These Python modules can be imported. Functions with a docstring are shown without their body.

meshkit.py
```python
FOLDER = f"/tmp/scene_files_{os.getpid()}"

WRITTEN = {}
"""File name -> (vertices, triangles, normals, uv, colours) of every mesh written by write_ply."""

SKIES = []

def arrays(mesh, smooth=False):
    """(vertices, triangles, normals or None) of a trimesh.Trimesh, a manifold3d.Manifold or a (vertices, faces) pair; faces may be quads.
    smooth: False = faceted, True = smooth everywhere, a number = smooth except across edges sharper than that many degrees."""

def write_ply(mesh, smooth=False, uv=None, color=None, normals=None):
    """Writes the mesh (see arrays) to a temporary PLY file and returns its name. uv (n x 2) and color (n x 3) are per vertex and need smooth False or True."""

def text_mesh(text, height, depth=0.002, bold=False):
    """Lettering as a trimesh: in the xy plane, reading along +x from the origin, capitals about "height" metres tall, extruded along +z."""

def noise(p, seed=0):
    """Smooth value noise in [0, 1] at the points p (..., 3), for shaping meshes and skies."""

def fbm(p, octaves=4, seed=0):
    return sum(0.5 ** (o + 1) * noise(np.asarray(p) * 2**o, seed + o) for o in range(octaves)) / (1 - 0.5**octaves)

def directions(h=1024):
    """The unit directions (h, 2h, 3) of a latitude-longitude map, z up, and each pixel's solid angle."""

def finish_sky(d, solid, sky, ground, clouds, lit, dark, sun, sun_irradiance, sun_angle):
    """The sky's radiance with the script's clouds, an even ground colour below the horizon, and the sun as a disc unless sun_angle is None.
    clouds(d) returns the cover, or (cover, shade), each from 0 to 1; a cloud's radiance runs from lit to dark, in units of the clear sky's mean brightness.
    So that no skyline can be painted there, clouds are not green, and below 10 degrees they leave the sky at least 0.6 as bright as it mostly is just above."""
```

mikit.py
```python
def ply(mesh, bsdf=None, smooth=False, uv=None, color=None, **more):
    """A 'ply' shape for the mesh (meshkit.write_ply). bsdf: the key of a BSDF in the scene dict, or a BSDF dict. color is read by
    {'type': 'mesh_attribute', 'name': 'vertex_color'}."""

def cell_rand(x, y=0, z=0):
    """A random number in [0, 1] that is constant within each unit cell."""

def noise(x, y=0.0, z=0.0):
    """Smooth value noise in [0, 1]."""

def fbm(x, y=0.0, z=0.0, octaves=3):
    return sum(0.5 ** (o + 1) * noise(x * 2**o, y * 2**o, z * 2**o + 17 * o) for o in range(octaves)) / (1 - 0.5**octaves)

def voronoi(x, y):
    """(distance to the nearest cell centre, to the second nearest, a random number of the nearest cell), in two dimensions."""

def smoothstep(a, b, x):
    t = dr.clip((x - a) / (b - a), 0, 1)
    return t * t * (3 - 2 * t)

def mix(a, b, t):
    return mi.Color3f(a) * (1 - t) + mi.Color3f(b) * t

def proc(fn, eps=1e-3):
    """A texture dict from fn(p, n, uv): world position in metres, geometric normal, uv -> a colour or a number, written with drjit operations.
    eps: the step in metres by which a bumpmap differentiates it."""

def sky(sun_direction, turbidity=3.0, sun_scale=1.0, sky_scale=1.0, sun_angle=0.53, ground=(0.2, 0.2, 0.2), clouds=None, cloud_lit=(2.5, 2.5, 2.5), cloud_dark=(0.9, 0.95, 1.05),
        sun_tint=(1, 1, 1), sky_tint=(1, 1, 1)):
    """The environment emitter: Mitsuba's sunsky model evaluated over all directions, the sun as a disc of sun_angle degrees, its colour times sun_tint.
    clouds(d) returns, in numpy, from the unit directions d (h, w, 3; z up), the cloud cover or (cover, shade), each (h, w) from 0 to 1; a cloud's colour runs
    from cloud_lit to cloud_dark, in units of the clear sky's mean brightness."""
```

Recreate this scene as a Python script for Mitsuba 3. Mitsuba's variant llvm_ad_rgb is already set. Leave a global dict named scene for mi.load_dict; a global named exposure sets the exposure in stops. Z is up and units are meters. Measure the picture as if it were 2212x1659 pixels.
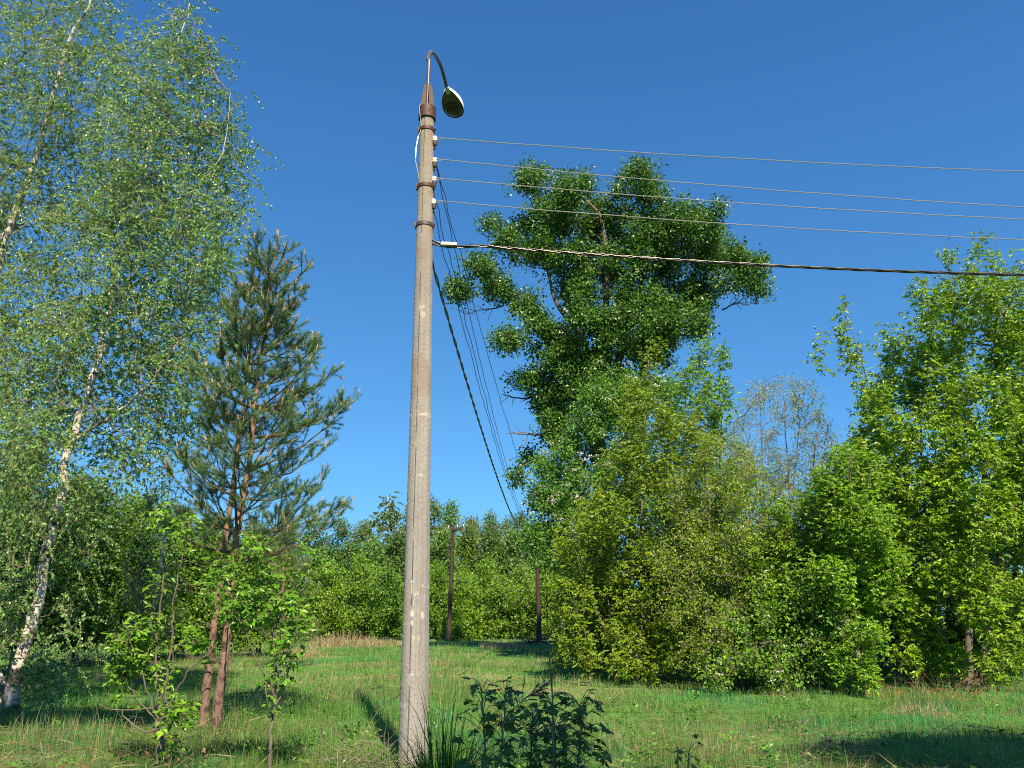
import math
import numpy as np, trimesh, mitsuba as mi, drjit as dr, mikit, meshkit
from mikit import proc, noise, fbm, smoothstep, mix

T = mi.ScalarTransform4f
rng = np.random.default_rng(7)

# ------------------------------------------------------------------ camera, sky, exposure
F, CX, CY, PITCH, EYE = 1736.0, 1106.0, 829.5, math.radians(16.4), 1.6      # focal length in units of a 2212 wide frame
cp, sp = math.cos(PITCH), math.sin(PITCH)
SUN = np.array([0.24 * math.cos(math.radians(46)), -0.97 * math.cos(math.radians(46)), math.sin(math.radians(46))])
exposure = 2.0
scene, labels = {}, {}
scene['camera'] = {'type': 'perspective', 'fov': math.degrees(2 * math.atan(CX / F)), 'fov_axis': 'x', 'near_clip': 0.05, 'far_clip': 2000.0,
                   'to_world': T().look_at(origin=[0, 0, EYE], target=[0, cp, EYE + sp], up=[0, 0, 1])}
scene['sky'] = mikit.sky(SUN.tolist(), turbidity=2.6, sun_scale=1.85, sky_tint=(0.51, 0.97, 1.33), sun_tint=(1.0, 0.975, 0.93), ground=(0.10, 0.13, 0.05))


def P(px, py, Y):
    """The point at distance Y north of the camera that stands at the photograph's (px, py) in a 2212 wide frame."""
    a, b = (px - CX) / F, (CY - py) / F
    t = Y / (cp - b * sp)
    return np.array([a * t, Y, EYE + (sp + b * cp) * t])


def G(px, py):
    b = (CY - py) / F
    t = -EYE / (sp + b * cp)
    return np.array([(px - CX) / F * t, (cp - b * sp) * t, 0.0])


def scale_at(p):
    """Metres per frame unit at the point p."""
    return (p[1] * cp + (p[2] - EYE) * sp) / F


def ground_z(x, y):
    q = np.stack(np.broadcast_arrays(np.asarray(x, float) * 0.22, np.asarray(y, float) * 0.22, 0.0), -1)
    near = np.exp(-((np.asarray(x, float) + 1.1) ** 2 + (np.asarray(y, float) - 9.4) ** 2) / 1.6)
    return (meshkit.fbm(q, 3, 4) - 0.5) * 0.34 * (1 - near) - 0.05 * near


# ------------------------------------------------------------------ materials
def bsdf(name, **d):
    scene[name] = d
    return name


VC = {'type': 'mesh_attribute', 'name': 'vertex_color'}
def leaf_bsdf(name, rough, spec, through):
    """A leaf: a reflecting side with a wax sheen, and light that shines through."""
    bsdf(name, type='blendbsdf', weight=through, a={'type': 'twosided', 'bsdf': {'type': 'principled', 'base_color': VC, 'roughness': rough, 'specular': spec}},
         b={'type': 'principledthin', 'base_color': VC, 'roughness': 0.5, 'diff_trans': 2.0})


leaf_bsdf('leaf_material', 0.42, 0.5, 0.34)
leaf_bsdf('glossy_leaf_material', 0.34, 0.42, 0.32)
bsdf('needle_material', type='twosided', bsdf={'type': 'principled', 'base_color': VC, 'roughness': 0.5, 'specular': 0.4})
bsdf('grass_material', type='principledthin', base_color=VC, roughness=0.55, diff_trans=0.8, eta=1.35)
bsdf('twig_material', type='twosided', bsdf={'type': 'principled', 'base_color': VC, 'roughness': 0.8})


def birch_fn(p, n, uv):
    streak = noise(p.x * 6 + 3, p.y * 6, p.z * 34)
    patch = fbm(p.x * 4, p.y * 4, p.z * 3.2, 3)
    low = smoothstep(3.6, 0.6, p.z)
    dark = dr.maximum(smoothstep(0.72, 0.84, streak) * 0.85, smoothstep(0.60 - 0.16 * low, 0.68 - 0.12 * low, patch))
    return mix(mix((0.52, 0.485, 0.42), (0.36, 0.33, 0.28), noise(p.x * 9, p.y * 9, p.z * 9)), (0.05, 0.042, 0.035), dark)


bsdf('birch_bark', type='bumpmap', arbitrary=proc(lambda p, n, uv: fbm(p.x * 14, p.y * 14, p.z * 22, 3) * 0.02, eps=4e-3), scale=1.0,
     bsdf={'type': 'twosided', 'bsdf': {'type': 'principled', 'base_color': proc(birch_fn), 'roughness': 0.75}})


def pine_fn(p, n, uv):
    up = smoothstep(1.0, 4.5, p.z + 1.2 * noise(p.x * 2, p.y * 2, p.z * 1.5))
    plate = fbm(p.x * 16, p.y * 16, p.z * 9, 3)
    base = mix((0.15, 0.10, 0.075), (0.22, 0.135, 0.09), up)
    return mix(base, (0.055, 0.036, 0.03), smoothstep(0.5, 0.66, plate) * (1 - 0.5 * up)) * (0.8 + 0.4 * noise(p.x * 30, p.y * 30, p.z * 20))


bsdf('pine_bark', type='bumpmap', arbitrary=proc(lambda p, n, uv: fbm(p.x * 16, p.y * 16, p.z * 9, 3) * -0.03, eps=4e-3), scale=1.0,
     bsdf={'type': 'twosided', 'bsdf': {'type': 'principled', 'base_color': proc(pine_fn), 'roughness': 0.85}})
bsdf('dark_bark', type='twosided', bsdf={'type': 'principled', 'roughness': 0.9, 'base_color': proc(
    lambda p, n, uv: mix((0.06, 0.05, 0.042), (0.15, 0.135, 0.11), fbm(p.x * 9, p.y * 9, p.z * 5, 3)))})
bsdf('pole_wood', type='twosided', bsdf={'type': 'principled', 'roughness': 0.85, 'base_color': proc(
    lambda p, n, uv: mix((0.016, 0.011, 0.009), (0.048, 0.032, 0.025), noise(p.x * 22, p.y * 22, p.z * 1.2)))})

PB, PT = np.array([P(892.5, 1650, 10)[0], 10.0, -0.4]), P(923, 245, 10)      # the lamp post's axis
PB_, PT_ = [float(v) for v in PB], [float(v) for v in PT]


def pole_uv(p):
    t = (p.z - PB_[2]) / (PT_[2] - PB_[2])
    ang = dr.atan2(p.x - (PB_[0] + (PT_[0] - PB_[0]) * t), -(p.y - 10.0))          # 0 faces the camera, left is negative
    return ang, p.z


def concrete_fn(p, n, uv):
    a, z = pole_uv(p)
    c = mix((0.186, 0.185, 0.176), (0.268, 0.267, 0.257), fbm(p.x * 5, p.y * 5, p.z * 2.2, 4))
    c = c * (0.91 + 0.18 * smoothstep(0.25, 0.75, noise(a * 7.0, z * 0.55 + 2) * 0.6 + noise(a * 19.0, z * 1.3) * 0.4))
    c = c * (0.92 + 0.16 * noise(p.x * 60, p.y * 60, p.z * 45))
    c = mix(c, (0.205, 0.168, 0.115), smoothstep(4.6, 8.6, z) * 0.45)                 # lichen and age towards the top
    c = mix(c, (0.19, 0.15, 0.125), smoothstep(0.6, 0.72, fbm(p.x * 2.5 + 7, p.y * 2.5, p.z * 1.1, 3)) * 0.5)
    pits = smoothstep(0.78, 0.84, noise(p.x * 42, p.y * 42, p.z * 26 + 5))
    c = mix(c, (0.16, 0.145, 0.125), pits * 0.35)
    ring = smoothstep(0.82, 0.9, noise(a * 0.7, z * 9.0 + 3)) * smoothstep(0.3, 0.6, noise(a * 5, z * 30))
    c = mix(c, (0.40, 0.385, 0.355), ring * 0.55)                                        # thin pale casting marks round the pole
    wob = 0.035 * (noise(z * 5.0, 3.3) - 0.5) + 0.02 * (noise(z * 31.0, 8.8) - 0.5)
    seam = smoothstep(0.062, 0.03, dr.abs(a + 0.26 + wob))
    c = mix(c, (0.05, 0.044, 0.038), seam * smoothstep(0.18, 0.42, noise(z * 7.0, 1.7)) * 0.85)
    seam2 = smoothstep(0.04, 0.012, dr.abs(a - 0.42 + wob * 1.4))
    c = mix(c, (0.17, 0.13, 0.10), seam2 * smoothstep(0.5, 0.62, noise(z * 4.0, 5.7)) * smoothstep(3.4, 2.0, z) * 0.8)
    for (a0, z0, ra, rz, w) in PAINT:                                                     # spots and drips of white paint
        d = dr.sqrt(dr.square((a - a0) / ra) + dr.square((z - z0) / rz)) + 0.6 * (noise(a * 30, z * 40) - 0.5)
        c = mix(c, (0.43, 0.42, 0.40), smoothstep(1.0, 0.75, d) * w)
    rust = 0.0
    for zb in BANDS:
        rust = rust + smoothstep(0.34, 0.0, zb - z) * smoothstep(-0.02, 0.01, zb - z) * smoothstep(0.15, 0.9, a) * noise(a * 18, z * 2.0)
    return mix(c, (0.27, 0.12, 0.045), dr.clip(rust, 0, 1) * 0.9)


def pz(py):
    return float(P(905, py, 9.86)[2])


BANDS = [pz(270), pz(394), pz(478)]
PAINT = [(-0.28, pz(1272), .05, .10, .8), (-0.22, pz(1256), .18, .012, .7), (-0.1, pz(1300), .05, .05, .4), (-0.2, pz(1325), .16, .045, .9), (0.62, pz(1328), .14, .045, .8),
         (-0.2, pz(1345), .14, .04, .8), (-0.28, pz(1468), .035, .09, .8), (-0.3, pz(1440), .02, .03, .7), (-0.05, pz(1380), .14, .05, .45), (0.35, pz(1378), .1, .04, .35),
         (-0.33, pz(1290), .05, .012, .7), (0.0, pz(1285), .05, .02, .4)]
bsdf('concrete', type='bumpmap', arbitrary=proc(lambda p, n, uv: fbm(p.x * 40, p.y * 40, p.z * 30, 3) * 0.006, eps=3e-3), scale=1.0,
     bsdf={'type': 'twosided', 'bsdf': {'type': 'principled', 'base_color': proc(concrete_fn), 'roughness': 0.88, 'specular': 0.3}})
bsdf('rusty_steel', type='twosided', bsdf={'type': 'principled', 'roughness': 0.62, 'metallic': 0.1, 'base_color': proc(
    lambda p, n, uv: mix((0.036, 0.018, 0.015), (0.082, 0.036, 0.028), fbm(p.x * 26, p.y * 26, p.z * 18, 3)))})
bsdf('arm_steel', type='twosided', bsdf={'type': 'principled', 'roughness': 0.42, 'metallic': 0.35, 'base_color': proc(
    lambda p, n, uv: mix((0.075, 0.06, 0.058), (0.16, 0.135, 0.13), fbm(p.x * 20, p.y * 20, p.z * 30, 3)))})
bsdf('dark_steel', type='twosided', bsdf={'type': 'principled', 'roughness': 0.55, 'metallic': 0.3, 'base_color': {'type': 'rgb', 'value': [0.075, 0.06, 0.058]}})
bsdf('aluminium_wire', type='twosided', bsdf={'type': 'principled', 'roughness': 0.35, 'metallic': 0.6, 'base_color': {'type': 'rgb', 'value': [0.36, 0.37, 0.39]}})
bsdf('black_cable', type='twosided', bsdf={'type': 'principled', 'roughness': 0.28, 'base_color': {'type': 'rgb', 'value': [0.012, 0.012, 0.014]}, 'specular': 0.8, 'clearcoat': 0.6})
bsdf('porcelain', type='twosided', bsdf={'type': 'principled', 'roughness': 0.25, 'base_color': {'type': 'rgb', 'value': [0.80, 0.79, 0.75]}, 'clearcoat': 0.5})
bsdf('hood_paint', type='twosided', bsdf={'type': 'principled', 'roughness': 0.4, 'base_color': {'type': 'rgb', 'value': [0.72, 0.74, 0.75]}})
bsdf('underside_paint', type='twosided', bsdf={'type': 'principled', 'roughness': 0.55, 'base_color': proc(
    lambda p, n, uv: mix((0.058, 0.068, 0.072), (0.09, 0.105, 0.11), fbm(p.x * 12, p.y * 12, p.z * 12, 3)))})
bsdf('dark_bowl', type='twosided', bsdf={'type': 'principled', 'roughness': 0.3, 'base_color': {'type': 'rgb', 'value': [0.016, 0.017, 0.022]}})
bsdf('clamp_grey', type='twosided', bsdf={'type': 'principled', 'roughness': 0.5, 'base_color': {'type': 'rgb', 'value': [0.40, 0.40, 0.39]}})


def ground_fn(p, n, uv):
    big = fbm(p.x * 0.35, p.y * 0.35, 0.0, 3)
    fine = fbm(p.x * 9, p.y * 9, 2.0, 3)
    c = mix((0.05, 0.12, 0.025), (0.10, 0.125, 0.05), smoothstep(0.42, 0.66, big))
    return mix(c, (0.045, 0.05, 0.024), smoothstep(0.5, 0.7, fine) * 0.6)


bsdf('soil', type='twosided', bsdf={'type': 'principled', 'base_color': proc(ground_fn), 'roughness': 0.95, 'specular': 0.1})


# ------------------------------------------------------------------ mesh helpers
def add(key, mesh, mat, smooth=False, color=None, **more):
    scene[key] = mikit.ply(mesh, mat, smooth=smooth, color=color, **more)
    return key


_used = {}


def fresh(name):
    n = _used.get(name, -1) + 1
    _used[name] = n
    return name if n == 0 else f'{name}_{n:03d}'


def tag(key, label, category, group=None):
    labels[key] = {'label': label, 'category': category}
    if group:
        labels[key]['group'] = group


def stuff(key, label=None):
    labels[key] = {'kind': 'stuff'}
    if label:
        labels[key]['label'] = label


def unit(v):
    return v / np.maximum(np.linalg.norm(v, axis=-1, keepdims=True), 1e-9)


def frames(t):
    a = np.cross(t, np.where(np.abs(t[..., 2:3]) < 0.9, [0, 0, 1.0], [1.0, 0, 0]))
    a = unit(a)
    return a, np.cross(t, a)


def frusta(p0, p1, r0, r1, k=4):
    """Separate tapered tubes, one for each row, as (vertices, faces)."""
    n = len(p0)
    a, b = frames(unit(p1 - p0))
    ang = np.arange(k) * 2 * np.pi / k
    ring = np.cos(ang)[None, :, None] * a[:, None] + np.sin(ang)[None, :, None] * b[:, None]
    v = np.stack([p0[:, None] + ring * r0[:, None, None], p1[:, None] + ring * r1[:, None, None]], 1).reshape(-1, 3)
    i = np.arange(k)
    q = np.stack([i, (i + 1) % k, k + (i + 1) % k, k + i], 1)
    f = np.vstack([q[:, [0, 1, 2]], q[:, [0, 2, 3]]])
    return v, (f[None] + (np.arange(n) * 2 * k)[:, None, None]).reshape(-1, 3)


def tube(pts, radii, k=8, cap=True):
    p = np.asarray(pts, float)
    r = np.broadcast_to(np.asarray(radii, float), (len(p),))
    t = unit(np.gradient(p, axis=0))
    a = np.zeros_like(p)
    a[0] = frames(t[:1])[0][0]
    for i in range(1, len(p)):
        a[i] = a[i - 1] - t[i] * (a[i - 1] @ t[i])
        a[i] /= np.linalg.norm(a[i])
    b = np.cross(t, a)
    ang = np.arange(k) * 2 * np.pi / k
    v = (p[:, None] + r[:, None, None] * (np.cos(ang)[None, :, None] * a[:, None] + np.sin(ang)[None, :, None] * b[:, None])).reshape(-1, 3)
    i, j = np.meshgrid(np.arange(len(p) - 1), np.arange(k), indexing='ij')
    q = np.stack([i * k + j, i * k + (j + 1) % k, (i + 1) * k + (j + 1) % k, (i + 1) * k + j], -1).reshape(-1, 4)
    f = [q[:, [0, 1, 2]], q[:, [0, 2, 3]]]
    if cap:
        m = len(p) * k
        v = np.vstack([v, p[:1], p[-1:]])
        j = np.arange(k)
        f += [np.stack([(j + 1) % k, j, j * 0 + m], 1), np.stack([(len(p) - 1) * k + j, (len(p) - 1) * k + (j + 1) % k, j * 0 + m + 1], 1)]
    return v, np.vstack(f)


def join(parts):
    vs, fs, n = [], [], 0
    for v, f in parts:
        vs.append(v); fs.append(f + n); n += len(v)
    return np.vstack(vs), np.vstack(fs)


def curve(pts, n=24, wob=0.0, r=None):
    """Catmull-Rom through the points, n samples, with a little wander."""
    r = rng if r is None else r
    p = np.asarray(pts, float)
    p = np.vstack([2 * p[0] - p[1], p, 2 * p[-1] - p[-2]])
    m = len(p) - 3
    u = np.linspace(0, m - 1e-6, n)
    i = u.astype(int)
    t = (u - i)[:, None]
    a, b, c, d = p[i], p[i + 1], p[i + 2], p[i + 3]
    q = 0.5 * (2 * b + (c - a) * t + (2 * a - 5 * b + 4 * c - d) * t ** 2 + (3 * b - a - 3 * c + d) * t ** 3)
    if wob:
        s = r.normal(0, wob, (n, 3))
        s[0] = 0
        q = q + (s + np.roll(s, 1, 0)) / 2
    return q


def blades(pos, axis, nrm, L, W, fold=0.25, wide=0.42, droop=0.0):
    """Folded leaf-shaped quads: base, left, tip, right. Returns (vertices, faces), four vertices each."""
    side = unit(np.cross(axis, nrm))
    up = np.cross(side, axis)
    L, W = L[:, None], W[:, None]
    mid = pos + axis * L * wide + up * W * fold
    v = np.stack([pos, mid + side * W / 2, pos + axis * L - up * L * droop, mid - side * W / 2], 1)
    v[:, 0] += 0
    f = np.array([[0, 1, 2], [0, 2, 3]])
    n = len(pos)
    return v.reshape(-1, 3), (f[None] + (np.arange(n) * 4)[:, None, None]).reshape(-1, 3)


def tint(r, n, base, alt, var=0.16, power=1.0):
    """A colour for each leaf between two tones, a little lighter or darker."""
    t = r.random((n, 1)) ** power
    c = np.asarray(base) * (1 - t) + np.asarray(alt) * t
    return np.clip(c * np.exp(r.normal(0, var, (n, 1))), 0.004, 0.9)


def lathe(profile, k=32):
    return trimesh.creation.revolve(np.asarray(profile, float), sections=k)


def rot_to(d):
    return trimesh.geometry.align_vectors([0, 0, 1], np.asarray(d, float) / np.linalg.norm(d))


def placed(mesh, loc=(0, 0, 0), m=None):
    mesh = mesh.copy()
    if m is not None:
        mesh.apply_transform(m)
    mesh.apply_translation(loc)
    return mesh


def rbox(sx, sy, sz, c=0.004):
    """A box with chamfered edges, centred."""
    pts = []
    for x in (-1, 1):
        for y in (-1, 1):
            for z in (-1, 1):
                h = np.array([sx, sy, sz]) / 2 * [x, y, z]
                for k in range(3):
                    o = np.full(3, c) * [-x, -y, -z]
                    o[k] = 0
                    pts.append(h + o)
    return trimesh.convex.convex_hull(np.array(pts))


# ------------------------------------------------------------------ trees
LEAF = np.array([1.00, 1.22, 0.74])


def arbor(stems, targets, bf=0.35, rise=0.6, r=None, tip=0.004, expo=2.3, cap=0.6):
    """Connects the target points to the stems (a list of (points, radii)) by a tree of short paths that like to climb.
    Returns edges (p0, p1, r0, r1) of the limbs and the direction in which each target was reached."""
    r = rng if r is None else r
    pos, path, srad = [], [], []
    for pts, rad in stems:
        seg = np.r_[0, np.cumsum(np.linalg.norm(np.diff(pts, axis=0), axis=1))]
        for q, s, w in zip(pts, seg, rad):
            pos.append(q); path.append(s * 0.35); srad.append(w)
    n0, n = len(pos), len(targets)
    N = np.zeros((n0 + n, 3)); N[:n0] = pos
    plen = np.zeros(n0 + n); plen[:n0] = path
    par = np.full(n0 + n, -1)
    best, who = np.full(n, np.inf), np.zeros(n, int)
    tg = np.asarray(targets, float)

    def offer(i):
        d = tg - N[i]
        dist = np.linalg.norm(d, axis=1)
        c = dist + bf * (plen[i] + dist) + rise * np.maximum(0, 0.35 * np.hypot(d[:, 0], d[:, 1]) - d[:, 2])
        better = c < best
        best[better] = c[better]; who[better] = i

    for i in range(n0):
        offer(i)
    done = np.zeros(n, bool)
    for k in range(n):
        j = int(np.argmin(np.where(done, np.inf, best)))
        done[j] = True
        i = n0 + k
        N[i] = tg[j]; par[i] = who[j]; plen[i] = plen[who[j]] + np.linalg.norm(tg[j] - N[who[j]])
        offer(i)
    rad = np.zeros(n0 + n)
    for i in range(n0 + n - 1, n0 - 1, -1):
        rad[i] = max(rad[i], tip ** expo)
        if par[i] >= n0:
            rad[par[i]] += rad[i]
    rad = rad ** (1 / expo)
    rad[:n0] = srad
    p0, p1, r0, r1 = [], [], [], []
    kids = np.arange(n0, n0 + n)
    a, b = N[par[kids]], N[kids]
    rb = rad[kids]
    ra = np.minimum(np.where(par[kids] >= n0, rad[par[kids]], rb * 1.15), rb * 1.6)
    ra = np.where(par[kids] < n0, np.minimum(ra, rad[par[kids]] * cap), ra)
    length = np.linalg.norm(b - a, axis=1)
    bow = r.normal(0, 0.05, (n, 3)) * length[:, None]
    bow[:, 2] -= 0.07 * length                                        # limbs leave low and turn up
    cuts = 2
    prev, pr = a, ra
    for c in range(1, cuts + 1):
        t = c / cuts
        q = a + (b - a) * t + bow * (4 * t * (1 - t))
        q_r = ra + (rb - ra) * t
        p0.append(prev); p1.append(q); r0.append(pr); r1.append(q_r)
        prev, pr = q, q_r
    return (np.vstack(p0), np.vstack(p1), np.concatenate(r0), np.concatenate(r1)), N[n0:], unit(b - a)


def cloud(clumps, Y, n, depth, r, shell=0.55, copies=2, ragged=0.17, group_size=0, pull=0.6):
    """Points in a crown given as clumps (px, py, rx, ry[, weight[, dy]]) in frame units at distance Y; clumps are spread over +-depth metres."""
    out, w = [], np.array([(c[2] * c[3]) * (c[4] if len(c) > 4 else 1.0) for c in clumps])
    w = w / w.sum()
    for c, wk in zip(clumps, w):
        m = max(3, int(round(n * wk)))
        for s in range(copies):
            dp = c[6] if len(c) > 6 else depth
            dy = (c[5] if len(c) > 5 else 0) + (r.uniform(-dp, dp) if copies == 1 else dp * (((s + r.random()) / copies) * 2 - 1))
            k = m // copies + (s < m % copies)
            cen = P(c[0], c[1], Y + dy)
            sc = scale_at(cen)
            d = unit(r.normal(size=(k, 3)))
            d *= (r.random((k, 1)) ** (1 / 3)) * (1 - shell) + shell * r.random((k, 1)) ** 0.25
            d *= np.exp(r.normal(0, ragged, (k, 1)))
            out.append(cen + d * [c[2] * sc, 0.5 * (c[2] + c[3]) * sc * 1.1, c[3] * sc])
    q = np.vstack(out)
    q = q[q[:, 2] > 0.12]
    if group_size:
        from scipy.spatial import cKDTree
        c = q[r.choice(len(q), max(3, len(q) // group_size), replace=False)]
        i = cKDTree(c).query(q)[1]
        q = c[i] + (q - c[i]) * pull
    return q


def twig_edges(pts):
    """Polyline array (n, k, 3) -> edges."""
    return pts[:, :-1].reshape(-1, 3), pts[:, 1:].reshape(-1, 3)


def foliage(kind, at, dirs, r, size, per, spread, base, alt, var=0.16, power=1.0):
    """Leaves of a kind round the points. Returns (leaf mesh, leaf colours, twig edges or None)."""
    m = len(at)
    if kind == 'hanging':                                   # birch: thin drooping twigs with small leaves
        k = 4
        start = np.repeat(at, 2, 0) + r.normal(0, spread * 0.4, (2 * m, 3))
        out = unit(np.repeat(dirs, 2, 0) * [1, 1, 0.2] + r.normal(0, 0.6, (2 * m, 3)))
        ln = spread * r.uniform(0.7, 1.5, 2 * m)
        s = np.linspace(0, 1, k)[None, :, None]
        pts = start[:, None] + out[:, None] * ln[:, None, None] * (s * 0.85) + np.array([0, 0, -1]) * ln[:, None, None] * (0.48 * s ** 1.8)
        twigs = (*twig_edges(pts), np.full(2 * m * (k - 1), 0.0030), np.full(2 * m * (k - 1), 0.0022))
        nl = 2 * m * per
        u = r.random((2 * m, per)) * (k - 1)
        i = np.minimum(u.astype(int), k - 2)
        rows = np.arange(2 * m)[:, None]
        q = (pts[rows, i] * (1 - (u - i))[..., None] + pts[rows, i + 1] * (u - i)[..., None]).reshape(-1, 3)
        axis = unit(r.normal(0, 0.55, (nl, 3)) + [0, 0, -0.75])
        q = q + axis * 0.012
        nrm = unit(r.normal(0, 0.6, (nl, 3)) + [0.12, -0.5, 0.5])
        L = size * r.uniform(0.65, 1.15, nl)
        return blades(q, axis, nrm, L, L * 0.82, 0.12, 0.38), tint(r, nl, base, alt, var, power), twigs
    if kind == 'cluster':                                       # loose bunches of single leaves round each twig end
        nl = m * per
        off = unit(r.normal(size=(nl, 3))) * (r.random((nl, 1)) ** 0.5) * spread
        q = np.repeat(at, per, 0) + off
        axis = unit(off / spread + r.normal(0, 0.5, (nl, 3)) + [0, 0, -0.35])
        nrm = unit(r.normal(0, 0.5, (nl, 3)) + [0.12, -0.5, 0.7])
        L = size * r.uniform(0.6, 1.2, nl)
        ends = q.reshape(m, per, 3)[:, ::6].reshape(-1, 3)
        st = np.repeat(at, len(range(0, per, 6)), 0)
        return blades(q, axis, nrm, L, L * 0.8, 0.18, 0.4), tint(r, nl, base, alt, var, power), (st, ends, np.full(len(st), 0.004), np.full(len(st), 0.002))
    if kind == 'compound':                                      # box elder: drooping leaves of five leaflets, in tiers along upright shoots
        lv = m * per
        d = unit(dirs * 0.6 + [0, 0, 0.8])
        along = r.uniform(-1.0, 1.0, (lv, 1))
        q = np.repeat(at, per, 0) + np.repeat(d, per, 0) * along * spread
        az = r.uniform(0, 2 * np.pi, lv)
        out = unit(np.stack([np.cos(az), np.sin(az), r.normal(0.12, 0.5, lv)], 1))
        st = size * r.uniform(1.0, 1.9, lv)[:, None]
        tipp = q + out * st
        side = unit(np.cross(out, [0, 0, 1.0]))
        ps, ax = [], []
        for a, s, dn in ((0.0, 1.0, -0.45), (0.95, 0.85, -0.45), (-0.95, 0.85, -0.45), (1.05, 0.5, -0.35), (-1.05, 0.5, -0.35)):
            ps.append(q + out * st * s)
            ax.append(unit(out * math.cos(a) + side * math.sin(a) + [0, 0, dn] + r.normal(0, 0.34, (lv, 3))))
        ps, ax = np.concatenate(ps), np.concatenate(ax)
        nl = len(ps)
        nrm = unit(r.normal(0, 0.5, (nl, 3)) + [0.1, -0.5, 0.7])
        L = size * r.uniform(0.75, 1.25, nl)
        col = np.tile(tint(r, lv, base, alt, var, power), (5, 1)) * np.exp(r.normal(0, 0.06, (nl, 1)))
        return blades(ps, ax, nrm, L, L * 0.5, 0.15, 0.4, 0.12), col, None if per > 4 else (q, tipp, np.full(lv, 0.0022), np.full(lv, 0.0014))
    raise ValueError(kind)


def spread_colour(c, n):
    return np.repeat(c, n, 0)


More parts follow.
